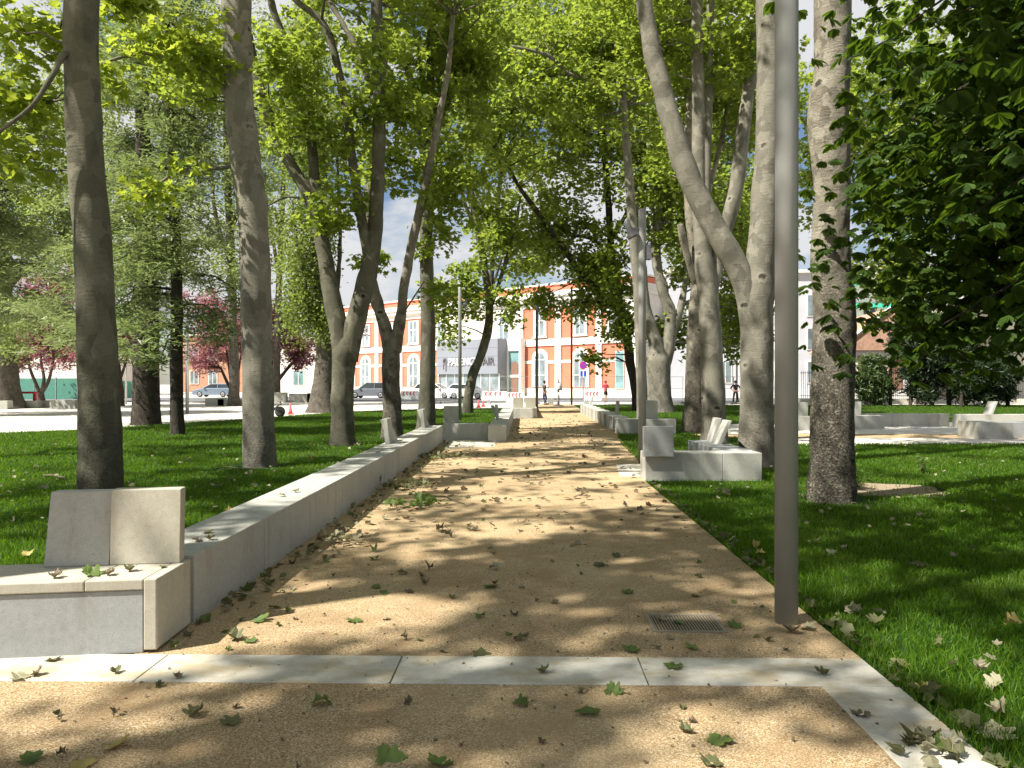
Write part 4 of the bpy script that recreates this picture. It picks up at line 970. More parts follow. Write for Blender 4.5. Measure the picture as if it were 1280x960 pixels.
# ================================================================== station
M['stucco'] = m_plain('orange_red_stucco', (0.58, 0.185, 0.115), 0.85, 0, 0.15, 0.10, 0.6)
M['white'] = m_plain('white_stone_trim', (0.74, 0.71, 0.66), 0.8, 0, 0.2, 0.08, 0.8)
M['plinth'] = m_plain('pale_stone_plinth', (0.60, 0.56, 0.48), 0.85, 0, 0.2, 0.15, 1.2)
M['greybox'] = m_plain('pale_grey_cladding', (0.215, 0.23, 0.27), 0.55, 0, 0.3, 0.05, 0.4)
M['pane'] = m_glass('window_pane', (0.20, 0.25, 0.27))
M['pane_teal'] = m_glass('teal_window_pane', (0.17, 0.30, 0.31))
M['letter_w'] = m_plain('white_sign_letters', (0.82, 0.82, 0.82), 0.5)
M['letter_g'] = m_plain('grey_sign_letters', (0.13, 0.13, 0.14), 0.5)
SP = Vector((-22.1, 113.0, 0)); SD = Vector((25.4, -23.0, 0)).normalized(); STH = math.atan2(SD.y, SD.x)
def s_of(px, off=0.0):
    """distance along the facade line (or a line off metres in front of it) of what stands at photo column px"""
    k = (px-640)/F; o = SP+Vector((SD.y, -SD.x, 0))*off
    return (k*o.y-o.x)/(SD.x-k*SD.y)
st = empty('station_building', SP, STH); tag(st, 'two storey railway station with orange red walls and white arched window frames', 'building')
sa, sb = s_of(398), s_of(803)
b = MB(); b.box(sa, sb, 0, 5, -0.1, 10.4); b.build('wall', M['stucco'], st)
b = MB(); b.box(sa-.02, sb+.02, -.10, 5.05, -0.1, 0.95); b.build('plinth', M['plinth'], st)
b = MB()
b.box(sa-.02, sb+.02, -.14, 5.05, 5.9, 6.7); b.build('belt_course', M['white'], st)
b = MB(); b.box(sa-.02, sb+.02, -.08, 5.05, 3.82, 4.18); b.build('belt_course', M['white'], st)
b = MB(); b.box(sa-.03, sb+.03, -.12, 5.06, 10.4, 11.1); b.box(sa-.4, sb+.4, -.55, 5.4, 11.1, 11.55); b.box(sa-.5, sb+.5, -.75, 5.5, 11.55, 12.15); cor = b.build('cornice', M['white'], st)
b = MB(); b.box(sa-.1, sb+.1, -.1, 5.1, 12.15, 12.85); b.box(sa-.1, sb+.1, -.2, -.1, 12.85, 12.95); at_ = b.build('attic_wall', M['stucco'], st)
b = MB(); b.box(sa-.2, sb+.2, -.25, 5.2, 12.952, 13.15); b.build('coping', M['white'], at_)
for pxl, pxr in ((441, 445), (470, 474), (499.5, 504), (530, 534), (644, 655), (695, 702), (746, 753), (783, 803)):
    b = MB(); b.box(s_of(pxl), s_of(pxr), -.22, -.001, 0.0, 10.39); b.build('pilaster', M['white'], st)
b = MB(); b.box(sb+.001, sb+.12, .01, 4.99, .96, 10.39); b.build('end_wall', M['white'], st)
def arch_pts(cx, w, z0, zs, n=14, y=0.0):
    """outline of an arched opening: straight to zs then a half circle"""
    pts = [Vector((cx-w, y, z0)), Vector((cx+w, y, z0)), Vector((cx+w, y, zs))]
    for k in range(1, n):
        a = math.pi*k/n
        pts.append(Vector((cx+w*math.cos(a), y, zs+w*math.sin(a))))
    pts.append(Vector((cx-w, y, zs)))
    return pts
def arched_window(px, w=0.85, z0=1.1, zs=4.3, mat='pane'):
    cx = s_of(px)
    b = MB(); b.prism(arch_pts(cx, w+.42, z0-.05, zs, y=-.20), (0, .199, 0)); fr = b.build('window', M['white'], st)
    b = MB(); b.prism(arch_pts(cx, w, z0, zs, y=-.215), (0, .012, 0)); b.build('pane', M[mat], fr)
    b = MB(); b.box(cx-.05, cx+.05, -.25, -.217, z0, zs+w*.96); b.box(cx-w, cx+w, -.252, -.217, zs-.08, zs+.04); b.box(cx-w, cx+w, -.252, -.217, z0+1.3, z0+1.38); b.build('glazing_bars', M['white'], fr)
def rect_window(px, w=0.7, z0=7.1, z1=10.0, mat='pane'):
    cx = s_of(px)
    b = MB(); b.box(cx-w-.35, cx+w+.35, -.20, -.001, z0-.1, z1+.1); b.box(cx-w-.5, cx+w+.5, -.30, -.201, z0-.28, z0-.1); fr = b.build('window', M['white'], st)
    b = MB(); b.box(cx-w, cx+w, -.215, -.203, z0, z1); b.build('pane', M[mat], fr)
    b = MB(); b.box(cx-.06, cx+.06, -.25, -.217, z0, z1); b.box(cx-w, cx+w, -.252, -.217, z0+1.7, z0+1.8); b.build('glazing_bars', M['white'], fr)
for px in (428, 458, 487, 518): arched_window(px); rect_window(px)
for px in (676, 726): arched_window(px, .8)
for px in (676, 726, 768): rect_window(px, .62)
for px in (553, 631): rect_window(px, .7, 7.0, 9.6)
cx = s_of(776); b = MB(); b.box(cx-.55, cx+.55, -.21, -.003, .9, 5.0); dd = b.build('window', M['white'], st); b = MB(); b.box(cx-.5, cx+.5, -.225, -.212, 1.0, 4.9); b.build('pane', M['pane_teal'], dd)
b = MB(); b.box(s_of(549), s_of(644), -.16, -.003, 6.705, 10.395); b.build('pavilion_wall', M['plinth'], st)
# modern entrance box in front of the middle
gx0, gx1 = s_of(546, 2.6), s_of(651, 1.0)
eb = empty('entrance_box', SP, STH); tag(eb, 'pale grey clad station entrance box carrying the white sign letters', 'building')
gm = s_of(622, 2.6)
b = MB(); b.box(gx0, gm, -2.6, -.23, 2.65, 6.9); wl = b.build('cladding', M['greybox'], eb)
b = MB()
for z in (3.7, 4.75, 5.8): b.box(gx0-.004, gm+.004, -2.606, -2.598, z-.02, z+.02)
b.build('joints', M['letter_g'], wl)
b = MB(); b.box(gx0, gm, -2.3, -.23, 0.0, 2.65); b.build('glazed_front', M['pane'], eb)
b = MB()
for i in range(8):
    x = gx0+(gm-gx0)*i/7
    b.box(x-.06, x+.06, -2.36, -2.301, 0, 2.649)
b.build('mullions', M['white'], eb)
b = MB(); b.box(gm+.02, gx1, -1.0, -.23, 5.4, 6.9); b.box(gx1-.3, gx1, -1.0, -.23, 0, 5.4); b.box(gm+.02, gm+.2, -1.0, -.23, 0, 5.4); b.build('porch', M['white'], eb)
b = MB(); b.box(gm+.2, gx1-.3, -.8, -.3, 0, 5.399); gp = b.build('porch_glass', M['pane_teal'], eb)
b = MB(); b.prism(arch_pts((gm+gx1)/2, .55, 0, 3.6, y=-.85), (0, .04, 0)); b.build('arched_door', m_plain('brown_door', (0.20, 0.12, 0.09), .5), gp)
b = MB(); b.box(gm+.2, gx1-.3, -.92, -.855, 2.2, 2.5); b.build('transom', M['white'], gp)
def words_on(txt, px, z, size, mat, parent, name):
    cu = bpy.data.curves.new(name, 'FONT'); cu.body = txt; cu.size = size; cu.extrude = .06; cu.align_x = 'LEFT'
    cu.materials.append(mat)
    tmp = bpy.data.objects.new('letters', cu); COL.objects.link(tmp); bpy.context.view_layer.update()
    me = bpy.data.meshes.new_from_object(tmp.evaluated_get(bpy.context.evaluated_depsgraph_get()))
    bpy.data.objects.remove(tmp); me.materials.clear(); me.materials.append(mat)
    o = bpy.data.objects.new(name, me); COL.objects.link(o); o.parent = parent
    o.location = (s_of(px, 2.68), -2.68, z); o.rotation_euler = (R(90), 0, 0)
    return o
words_on('PALENCIA', 560, 3.75, 1.30, M['letter_w'], eb, 'sign_letters')
words_on('AIR', 603, 3.75, 1.30, M['letter_g'], eb, 'sign_letters')
cx = s_of(556.2, 2.64)
b = MB(); 
ring = []
Mx = Matrix.Rotation(R(90), 4, 'X')
b.lathe((cx, -2.64, 4.3), [(.42, -.03), (.42, .03), (.28, .03), (.28, -.03)], 20, Mx)
b.box(cx-.34, cx-.22, -2.68, -2.61, 3.3, 4.1); b.box(cx+.10, cx+.24, -2.68, -2.61, 3.05, 4.2)
b.build('emblem', M['letter_g'], eb)

# ------------------------------------------------------------------ other buildings
def facade_house(name, label, x0, x1, y, depth, h, mat, wins, roof=None, cat='building', rz=0.0, wmat='pane', extra=None, fmat='white'):
    root = empty(name, ((x0+x1)/2, y, 0), rz); tag(root, label, cat)
    w = (x1-x0)/2
    b = MB(); b.box(-w, w, 0, depth, -.1, h); b.build('wall', M[mat], root)
    for (wx, wz, ww, wh) in wins:
        b = MB(); b.box(wx-ww/2-.12, wx+ww/2+.12, -.08, -.001, wz-.1, wz+wh+.1); f_ = b.build('window', M[fmat], root)
        b = MB(); b.box(wx-ww/2, wx+ww/2, -.095, -.082, wz, wz+wh); b.build('pane', M[wmat], f_)
        b = MB(); b.box(wx-.04, wx+.04, -.12, -.097, wz, wz+wh); b.build('glazing_bars', M[fmat], f_)
    b = MB(); b.box(-w-.3, w+.3, -.35, depth+.3, h, h+.35); b.build('cornice', M[fmat], root)
    return root
M['render_pale'] = m_plain('pale_render', (0.62, 0.58, 0.54), 0.9, 0, .15, .08, .5)
M['render_lav'] = m_plain('pale_lavender_render', (0.58, 0.58, 0.62), 0.9, 0, .15, .06, .5)
M['render_cream'] = m_plain('cream_render', (0.70, 0.64, 0.50), 0.9, 0, .15, .06, .5)
M['brick_tan'] = m_plain('pinkish_brick', (0.44, 0.25, 0.17), 0.9, 0, .15, .2, 3)
M['brick_red'] = m_plain('red_brick', (0.34, 0.17, 0.12), 0.9, 0, .15, .2, 3)
M['roof_tile'] = m_plain('terracotta_roof', (0.40, 0.24, 0.17), 0.85, 0, .2, .25, 5)
M['awning'] = m_plain('green_awning', (0.03, 0.30, 0.20), 0.8)
M['hoard'] = m_plain('green_hoarding_net', (0.10, 0.27, 0.21), 0.9)
M['red'] = m_plain('red_paint', (0.55, 0.03, 0.05), 0.5)
M['redwhite'] = m_plain('faded_red_plastic', (0.62, 0.10, 0.11), 0.5)
M['plastic_w'] = m_plain('white_plastic', (0.78, 0.77, 0.76), 0.45)
M['darkwin'] = m_glass('dark_opening', (0.05, 0.05, 0.055))
facade_house('house', 'pale low building behind the green hoarding at the far left', -68, -50, 96, 12, 8, 'render_pale', [(-3.5, 3.4, 1.6, 1.4), (6.2, 1.2, 2.6, 2.2), (3.0, 4.4, 1.4, 1.4)], wmat='darkwin')
facade_house('house', 'pinkish brick building behind the purple plums on the left', -54, -38, 122, 12, 9, 'brick_tan', [(-5, 1.4, 1.2, 2.0), (-2, 1.4, 1.2, 2.0), (1.5, 1.4, 1.2, 2.0), (5, 1.4, 1.2, 2.0), (-5, 5.2, 1.2, 2), (-2, 5.2, 1.2, 2), (1.5, 5.2, 1.2, 2), (5, 5.2, 1.2, 2)])
facade_house('house', 'white building with teal windows left of the station', -38, -26, 121, 10, 8.5, 'white', [(-2.0, 1.2, 1.6, 2.2), (2.6, 1.0, 2.4, 2.6), (2.6, 4.4, 2.4, 2.6), (-2, 4.6, 1.6, 2.2)], wmat='pane_teal')
facade_house('apartment_building', 'pale lavender classical building right of the station', 17.0, 35.0, 82, 14, 13.4, 'render_lav', [(x, z, 1.2, 2.2) for x in (-6, -3, 0, 3, 6.5) for z in (1.6, 5.2, 8.8)])
ap = facade_house('apartment_building', 'distant white flats with green awnings above the house roof', 56, 72, 132, 12, 21.5, 'white', [(x, z, 2.0, 1.5) for x in (-5.5, -2, 2, 5.5) for z in (3, 6.4, 9.8, 13.4, 17.4)], wmat='darkwin')
for z in (12.3, 15.4, 19.2):
    b = MB(); b.prism([Vector((-6.8, -.2, z)), Vector((-6.8, -1.5, z-.9)), Vector((-6.8, -1.5, z-1.0)), Vector((-6.8, -.2, z-.2))], (13.6, 0, 0)); b.build('awning', M['awning'], ap)
# gabled house
hr = empty('house', (32.6, 68, 0), R(-6)); tag(hr, 'low brick house with an orange tiled gable roof behind the right fence', 'house')
b = MB(); b.box(-3.2, 5.5, 0, 8, -.1, 4.4); b.build('wall', M['white'], hr)
b = MB(); b.box(-1.6, -.7, -.06, -.002, 1.0, 4.0); b.box(1.0, 2.2, -.06, -.002, 1.0, 4.0); b.build('brick_panel', M['brick_red'], hr)
b = MB(); b.prism([Vector((-3.7, -.5, 4.45)), Vector((6.0, -.5, 4.45)), Vector((1.2, -.5, 8.2))], (0, 9, 0)); b.build('roof', M['roof_tile'], hr)
b = MB(); b.tube([(-3.8, -.55, 4.42), (1.2, -.55, 8.3)], .16, 4); b.tube([(1.2, -.55, 8.3), (6.1, -.55, 4.42)], .16, 4); b.build('verge', M['white'], hr)
b = MB(); b.box(3.0, 4.2, -.07, -.002, 1.2, 3.2); b.build('window', M['pane'], hr)
facade_house('house', 'cream house with a tall teal window at the right edge of the photo', 40.2, 54, 63, 10, 9.0, 'render_cream', [(3.0, 1.7, 1.5, 2.9), (6.0, 1.7, 1.5, 2.9), (-4.2, 1.7, .9, 2.6), (3, 6, 1.5, 2)], wmat='pane_teal')

# ------------------------------------------------------------------ railings, temporary fence, tape, signs
fe = empty('iron_fence', (30, 58, 0)); tag(fe, 'dark iron railing in front of the houses on the right', 'fence')
b = MB(); b.box(-8, 16, -.15, .15, -.05, .35); b.build('base_wall', M['plinth'], fe)
b = MB()
for k in range(161):
    x = -7.9+k*.149; b.box(x-.012, x+.012, -.012, .012, .352, 2.5)
b.build('bars', M['dsteel'], fe)
b = MB(); b.box(-8, 16, -.02, .02, .55, .6); b.box(-8, 16, -.021, .021, 2.3, 2.35); b.build('rails', M['dsteel'], fe)
def fence_panel(x, y, w, rz, label):
    root = empty('mesh_fence', (x, y, 0), rz); tag(root, label, 'fence', 'temporary mesh fence panels before the station')
    b = MB()
    for xx in (-w/2, w/2): b.tube([(xx, 0, .05), (xx, 0, 2.05)], .024, 6)
    for z in (.2, 1.15, 2.03): b.tube([(-w/2, 0, z), (w/2, 0, z)], .016, 5)
    b.build('frame', M['galv'], root)
    b = MB()
    n = int(w/.22)
    for k in range(1, n): b.box(-w/2+w*k/n-.0035, -w/2+w*k/n+.0035, -.0035, .0035, .2, 2.03)
    for k in range(1, 5): b.box(-w/2, w/2, -.0036, .0036, .2+.366*k-.0035, .2+.366*k+.0035)
    b.build('wires', M['galv'], root)
    for xx in (-w/2, w/2):
        b = MB(); b.box(xx-.11, xx+.11, -.32, .32, -.02, .13); b.build('foot', M['conc_cool'], root, bevel=.01)
    return root
xs = np.linspace(-9.2, 20.5, 9)
for i in range(8):
    fence_panel((xs[i]+xs[i+1])/2, 57.6+(.25 if i % 2 else -.2), xs[i+1]-xs[i]-.1, R(2 if i % 2 else -2), ('wire mesh fence panel, ' + ['leftmost, behind the forked trunk', 'beside the parked white car', 'beside the second white car', 'before the grey entrance box', 'ending at the thick post near the far seat', 'behind the walking person in dark clothes', 'behind the person in the red shirt', 'rightmost, behind the broad pollarded trunk'][i]))
t = NT('red_white_tape'); v = t.coords((1, 1, 1)); sx = t.n('ShaderNodeSeparateXYZ'); t.l(v, sx.inputs[0])
dg = t.math('FRACT', t.math('MULTIPLY', t.math('ADD', sx.outputs[0], sx.outputs[2]), 4.0))
M['tape'] = t.done(t.bsdf(t.ramp(dg, [(0.0, (.75, .72, .72)), (0.5, (.62, .05, .07))], 'CONSTANT'), .5))
b = MB((4, 56.9, 0)); 
for (xa, xb, z0_, z1_) in ((-3.6, -.2, 1.62, 1.55), (.2, 5.2, 1.50, 1.44), (5.2, 12.2, 1.46, 1.62)):
    n = 10
    for k in range(n):
        ta, tb_ = k/n, (k+1)/n
        sag = lambda u: -.10*4*u*(1-u)
        za = z0_+(z1_-z0_)*ta+sag(ta); zb_ = z0_+(z1_-z0_)*tb_+sag(tb_)
        x_a, x_b = xa+(xb-xa)*ta, xa+(xb-xa)*tb_
        b.hexa([(x_a, 56.9, za-.05), (x_b, 56.9, zb_-.05), (x_b, 56.91, zb_-.05), (x_a, 56.91, za-.05)], [(x_a, 56.9, za+.05), (x_b, 56.9, zb_+.05), (x_b, 56.91, zb_+.05), (x_a, 56.91, za+.05)])
tag(b.build('barrier_tape', M['tape']), 'red and white striped barrier tape stretched along the mesh fence', 'tape')
# parking sign
pp = G(729, 495); sg = empty('road_sign', (pp.x*60/pp.y, 60, 0)); tag(sg, 'road sign with a purple blue disc above a blue and white plate', 'sign')
b = MB(); b.tube([(0, 0, 0), (0, 0, 3.2)], .035, 8); b.build('post', M['galv'], sg, smooth=True)
b = MB(); b.tube([(0, -.002, .3), (0, -.002, 1.7)], .042, 8); b.build('sleeve', M['redwhite'], sg, smooth=True)
M['sign_blue'] = m_plain('sign_blue', (.03, .08, .45), .4); M['sign_purple'] = m_plain('sign_disc_faded_blue', (.22, .06, .50), .4)
Mx = Matrix.Rotation(R(90), 4, 'X')
b = MB(); b.lathe((0, -.05, 2.95), [(.30, -.01), (.30, .01)], 28, Mx); ds = b.build('disc', M['red'], sg)
b = MB(); b.lathe((0, -.065, 2.95), [(.24, -.006), (.24, .006)], 28, Mx); b.build('disc_face', M['sign_purple'], ds)
b = MB(); b.box(-.22, .22, -.075, -.071, -.03, .03, Matrix.Translation((0, 0, 2.95)) @ Matrix.Rotation(R(45), 4, 'Y')); b.build('bar', M['red'], ds)
b = MB(); b.box(-.28, .28, -.07, -.04, 2.0, 2.58); pt = b.build('plate', M['letter_w'], sg)
b = MB(); b.box(-.23, -.05, -.076, -.071, 2.08, 2.50); b.box(.05, .23, -.076, -.071, 2.08, 2.50); b.build('symbol', M['sign_blue'], pt)
# white wrapped post
pp = G(698, 507.5); wp = empty('wrapped_post', pp); tag(wp, 'grey post with a white wrapped top on a black foot beside the walking person', 'post')
b = MB(); b.lathe((0, 0, 0), [(.02, .10), (.18, .08), (.36, .03), (.40, -.01)], 20); b.build('foot', M['joint'], wp, smooth=True)
b = MB(); b.lathe((0, 0, 0), [(.085, .05), (.085, 1.15)], 14); b.build('pole', M['galv'], wp, smooth=True)
b = MB(); b.tube([(0, 0, 1.1), (.02, 0, 1.35), (-.06, 0, 1.6), (-.10, 0, 1.85), (-.12, 0, 1.95)], [.24, .22, .16, .14, .05], 12, .05, .05, 9); b.build('wrapping', M['plastic_w'], wp, smooth=True)
b = MB(); b.box(-.05, .24, -.26, -.2, 1.08, 1.16); b.build('band', M['joint'], wp)
bx = G(688, 505.5); o = bar('stone_cube', 'grey stone cube beside the walking person in dark clothes', 'block', bx.x-.2, bx.x+.24, bx.y, bx.y+.45, .45, 'conc_cool', None)
# plastic barriers with red chevrons
def barrier(px, py, w, label):
    p = G(px, py); root = empty('road_barrier', p); tag(root, label, 'barrier', 'white plastic barriers with red chevrons')
    b = MB()
    pr = [Vector((-w/2, -.22, 0)), Vector((-w/2, .22, 0)), Vector((-w/2, .22, .12)), Vector((-w/2, .07, .40)), Vector((-w/2, .06, .82)), Vector((-w/2, -.06, .82)), Vector((-w/2, -.07, .40)), Vector((-w/2, -.22, .12))]
    b.prism(pr, (w, 0, 0)); b.build('body', M['plastic_w'], root, bevel=.015)
    b = MB()
    for k in range(4):
        x = -w*.36+k*w*.19
        for s in (-1, 1):
            b.hexa([(x-.05, -.081, .60+.0), (x+.05, -.081, .60), (x+.05, -.076, .60), (x-.05, -.076, .60)], [(x-.05+.1, -.075, .60+s*.18), (x+.05+.1, -.075, .60+s*.18), (x+.05+.1, -.068, .60+s*.18), (x-.05+.1, -.068, .60+s*.18)])
    b.build('chevrons', M['redwhite'], root)
barrier(644, 503.5, 1.4, 'white plastic barrier with red chevrons right of the parked white cars')
barrier(741, 501, 1.5, 'white plastic barrier with red chevrons below the parking sign')
barrier(512, 500, 1.6, 'white plastic barrier with red chevrons between the two dark trunks')
barrier(618, 501, 2.2, 'plain looking white plastic barrier before the grey entrance box')
def cone(px, py, label, h=.5):
    p = G(px, py); root = empty('traffic_cone', p); tag(root, label, 'cone', 'red traffic cones')
    b = MB(); b.box(-.16, .16, -.16, .16, 0, .03); b.build('base', M['redwhite'], root, bevel=.006)
    b = MB(); b.lathe((0, 0, 0), [(.12, .031), (.085, .2), (.078, .201), (.03, h), (.01, h+.005)], 14); b.build('body', M['redwhite'], root, smooth=True)
cone(598, 509.5, 'red traffic cone left of a pair on the far lawn edge'); cone(604, 508.5, 'red traffic cone right of a pair on the far lawn edge', .42); cone(363, 517.5, 'single red traffic cone on the pale square by the poplar', .55)
# left square: red frame, hoarding, loose stones
p = G(30, 509.5); rf = empty('red_frame', p); tag(rf, 'red metal frame standing on the square at the far left', 'frame', None)
k = p.y/F
b = MB(); b.box(-15*k, -12*k, -.08, .08, 0, 17.5*k); b.build('post', M['red'], rf)
b = MB(); b.box(12*k, 15*k, -.08, .08, 0, 17.5*k); b.build('post', M['red'], rf)
b = MB(); b.box(-15*k, 15*k, -.1, .1, 17.5*k, 20*k); b.build('beam', M['red'], rf)
hd = empty('hoarding', (-38, 66, 0)); tag(hd, 'green netted site hoarding along the far left of the square', 'hoarding')
b = MB(); b.box(-11, 2.2, -.03, .03, .15, 1.95); b.build('netting', M['hoard'], hd)
for k in range(8):
    b = MB(); b.box(-11+k*1.88-.03, -11+k*1.88+.03, -.06, .06, 0, 2.05); b.build('post', M['galv'], hd)
hd2 = empty('hoarding', (-31.5, 63, 0), R(0)); tag(hd2, 'slanting green netting panel right of the purple plum', 'hoarding')
b = MB(); b.prism([Vector((-3.4, 0, .3)), Vector((.2, 0, .3)), Vector((1.5, 0, 1.6)), Vector((-1.2, 0, 1.75))], (0, .05, 0)); b.build('netting', M['hoard'], hd2)
for i, (px, py, w, h, lab) in enumerate(((62, 509.5, 1.0, .45, 'pale stone seat block right of the red frame'), (78, 510, 1.6, .5, 'pale stone seat block left of the near trunk on the square'), (38, 510, .9, .45, 'pile of pale stone inside the red frame'), (3, 511.5, .6, .5, 'pale stone block at the left border of the photo'),
        (268, 507, 1.3, .5, 'pale stone block below the blue car'), (290, 507, 2.0, .45, 'long pale stone block below the leaning plum'), (345, 503, 1.6, .8, 'grey stone block left of the poplar'), (375, 503, 1.8, .7, 'grey stone block beside the poplar trunk'), (390, 503, .8, .75, 'small dark stone block touching the poplar trunk'))):
    p = G(px, py); bar('stone_block', lab, 'block', p.x-w/2, p.x+w/2, p.y, p.y+.5, h, 'conc', 'stone blocks on the square')
# dark scooter wheel peeping out behind the bulging trunk
p = G(350, 521); sc = empty('hand_cart', p); tag(sc, 'dark wheeled cart half hidden behind the bulging plane trunk', 'cart')
b = MB(); b.lathe((0, 0, .24), [(.13, -.05), (.23, -.06), (.25, 0), (.23, .06), (.13, .05)], 20, Matrix.Rotation(R(90), 4, 'X')); b.build('wheel', M['joint'], sc, smooth=True)
b = MB(); b.box(-1.0, .06, -.06, .06, .30, .44); b.tube([(-.2, 0, .44), (.05, 0, .60), (.0, 0, .72)], .03, 6); b.build('frame', M['dsteel'], sc)

# ------------------------------------------------------------------ cars
def m_paint(name, c): 
    t = NT(name); bb = t.n('ShaderNodeBsdfPrincipled'); f = t.noise(t.coords(), 3, 3)
    t.l(t.ramp(f, [(.3, tuple(x*.93 for x in c)), (.7, c)]), bb.inputs['Base Color']); bb.inputs['Roughness'].default_value = .35; bb.inputs['Coat Weight'].default_value = .6; bb.inputs['Coat Roughness'].default_value = .08
    return t.done(bb.outputs[0])
M['car_glass'] = m_glass('car_glass', (.035, .042, .05), .05); M['tyre'] = m_plain('tyre_rubber', (.02, .02, .021), .85); M['rim'] = m_plain('alloy_rim', (.45, .45, .46), .35, .8)
M['lamp_c'] = m_glass('headlight_glass', (.55, .57, .6), .1); M['tail'] = m_plain('tail_light_red', (.45, .02, .02), .3); M['plate'] = m_plain('number_plate', (.7, .7, .7), .5)
def car(label, x, y, rz, paint, H=1.46, L=4.3, suv=False):
    root = empty('parked_car', (x, y, 0), rz); tag(root, label, 'car', 'cars parked in front of the station')
    Wd = .88
    # side profile of the lower body, nose at +x
    lo = [(-L/2, .45), (-L/2+.05, .95 if suv else .92), (-L/2+.25, 1.0), (L/2-1.25, .98), (L/2-.35, .82), (L/2-.03, .66), (L/2, .42), (L/2-.12, .22), (-L/2+.1, .22)]
    b = MB()
    vs = []; n = len(lo)
    for yy, ins in ((-Wd, .0), (-Wd+.10, 1), (Wd-.10, 1), (Wd, 0)):
        for (xx, zz) in lo:
            g_ = 0 if ins else .05
            vs.append(Vector((xx*(1-.02*(1-ins)), yy, zz-(g_ if zz > .8 else 0))))
    fs = [tuple(range(n)), tuple(range(4*n-1, 3*n-1, -1))]
    for r_ in range(3):
        for i in range(n):
            fs.append((r_*n+i, (r_+1)*n+i, (r_+1)*n+(i+1) % n, r_*n+(i+1) % n))
    b.add(vs, fs)
    body = b.build('body', paint, root, bevel=.03)
    # cabin
    xr0, xr1, xf1, xf0 = (-L/2+.12, -L/2+.55, L/2-2.05, L/2-1.15)
    b = MB(); b.hexa([(xr0, -.80, .93), (xf0, -.80, .93), (xf0, .80, .93), (xr0, .80, .93)], [(xr1, -.60, H-.06), (xf1, -.60, H-.06), (xf1, .60, H-.06), (xr1, .60, H-.06)])
    cab = b.build('windows', M['car_glass'], root, bevel=.02)
    b = MB(); b.hexa([(xr1-.06, -.625, H-.075), (xf1+.06, -.625, H-.075), (xf1+.06, .625, H-.075), (xr1-.06, .625, H-.075)], [(xr1+.06, -.54, H), (xf1-.06, -.54, H), (xf1-.06, .54, H), (xr1+.06, .54, H)])
    b.build('roof', paint, root, bevel=.02)
    b = MB()
    for s in (-1, 1):
        for (xa, xb) in ((xr0, xr1), (xf0, xf1)):
            b.tube([(xa, s*.81, .93), (xb, s*.61, H-.05)], .045, 6)
        xm = (xr1+xf1)/2+.1; b.tube([(xm, s*.815, .93), (xm-.03, s*.615, H-.05)], .04, 6)
    b.build('pillars', paint, root)
    for s in (-1, 1):
        for xx in (-L/2+.85, L/2-.88):
            b = MB(); b.lathe((xx, s*(Wd-.10), .32), [(.20, -.11), (.30, -.11), (.325, -.06), (.325, .06), (.30, .11), (.20, .11)], 22, Matrix.Rotation(R(90), 4, 'X')); wh = b.build('wheel', M['tyre'], root, smooth=True)
            b = MB(); b.lathe((xx, s*(Wd-.09), .32), [(.205, -.10), (.16, -.115), (.06, -.10), (.05, .10), (.16, .115), (.205, .10)], 14, Matrix.Rotation(R(90), 4, 'X')); b.build('rim', M['rim'], wh)
        b = MB(); b.box(L/2-.42, L/2-.06, s*.60-.16, s*.60+.16, .58, .72); b.build('headlight', M['lamp_c'], root, bevel=.02)
        b = MB(); b.box(-L/2-.015, -L/2+.12, s*.66-.12, s*.66+.12, .70, .90); b.build('tail_light', M['tail'], root, bevel=.02)
        b = MB(); b.box(xf0-.35, xf0-.15, s*.95-.09, s*.95+.09, .95, 1.07); b.build('mirror', paint, root, bevel=.03)
    b = MB(); b.box(L/2-.04, L/2+.012, -.42, .42, .30, .44); b.box(L/2-.03, L/2+.010, -.35, .35, .50, .60); b.build('grille', M['joint'], root)
    b = MB(); b.box(L/2+.0125, L/2+.022, -.25, .25, .455, .495); b.build('number_plate', M['plate'], root)
    return root
WH = m_paint('white_car_paint', (.78, .78, .77)); GY = m_paint('grey_car_paint', (.16, .17, .20)); BL = m_paint('blue_grey_car_paint', (.17, .22, .28))
def cx_(px, D): return (px-640)/F*D
car('white hatchback parked before the grey entrance, its nose by the curved trunk', cx_(587, 74), 74, R(-22), WH, 1.46, 4.25)
car('white estate car parked behind the straight dark trunk', cx_(545, 76), 76, R(-22), WH, 1.50, 4.5)
car('dark grey sports utility car parked behind the forked trunk', cx_(463, 78), 78, R(172), GY, 1.62, 4.4, True)
car('blue grey car on the square behind the thin conifer', cx_(268, 84), 84, R(178), BL, 1.48, 4.3)

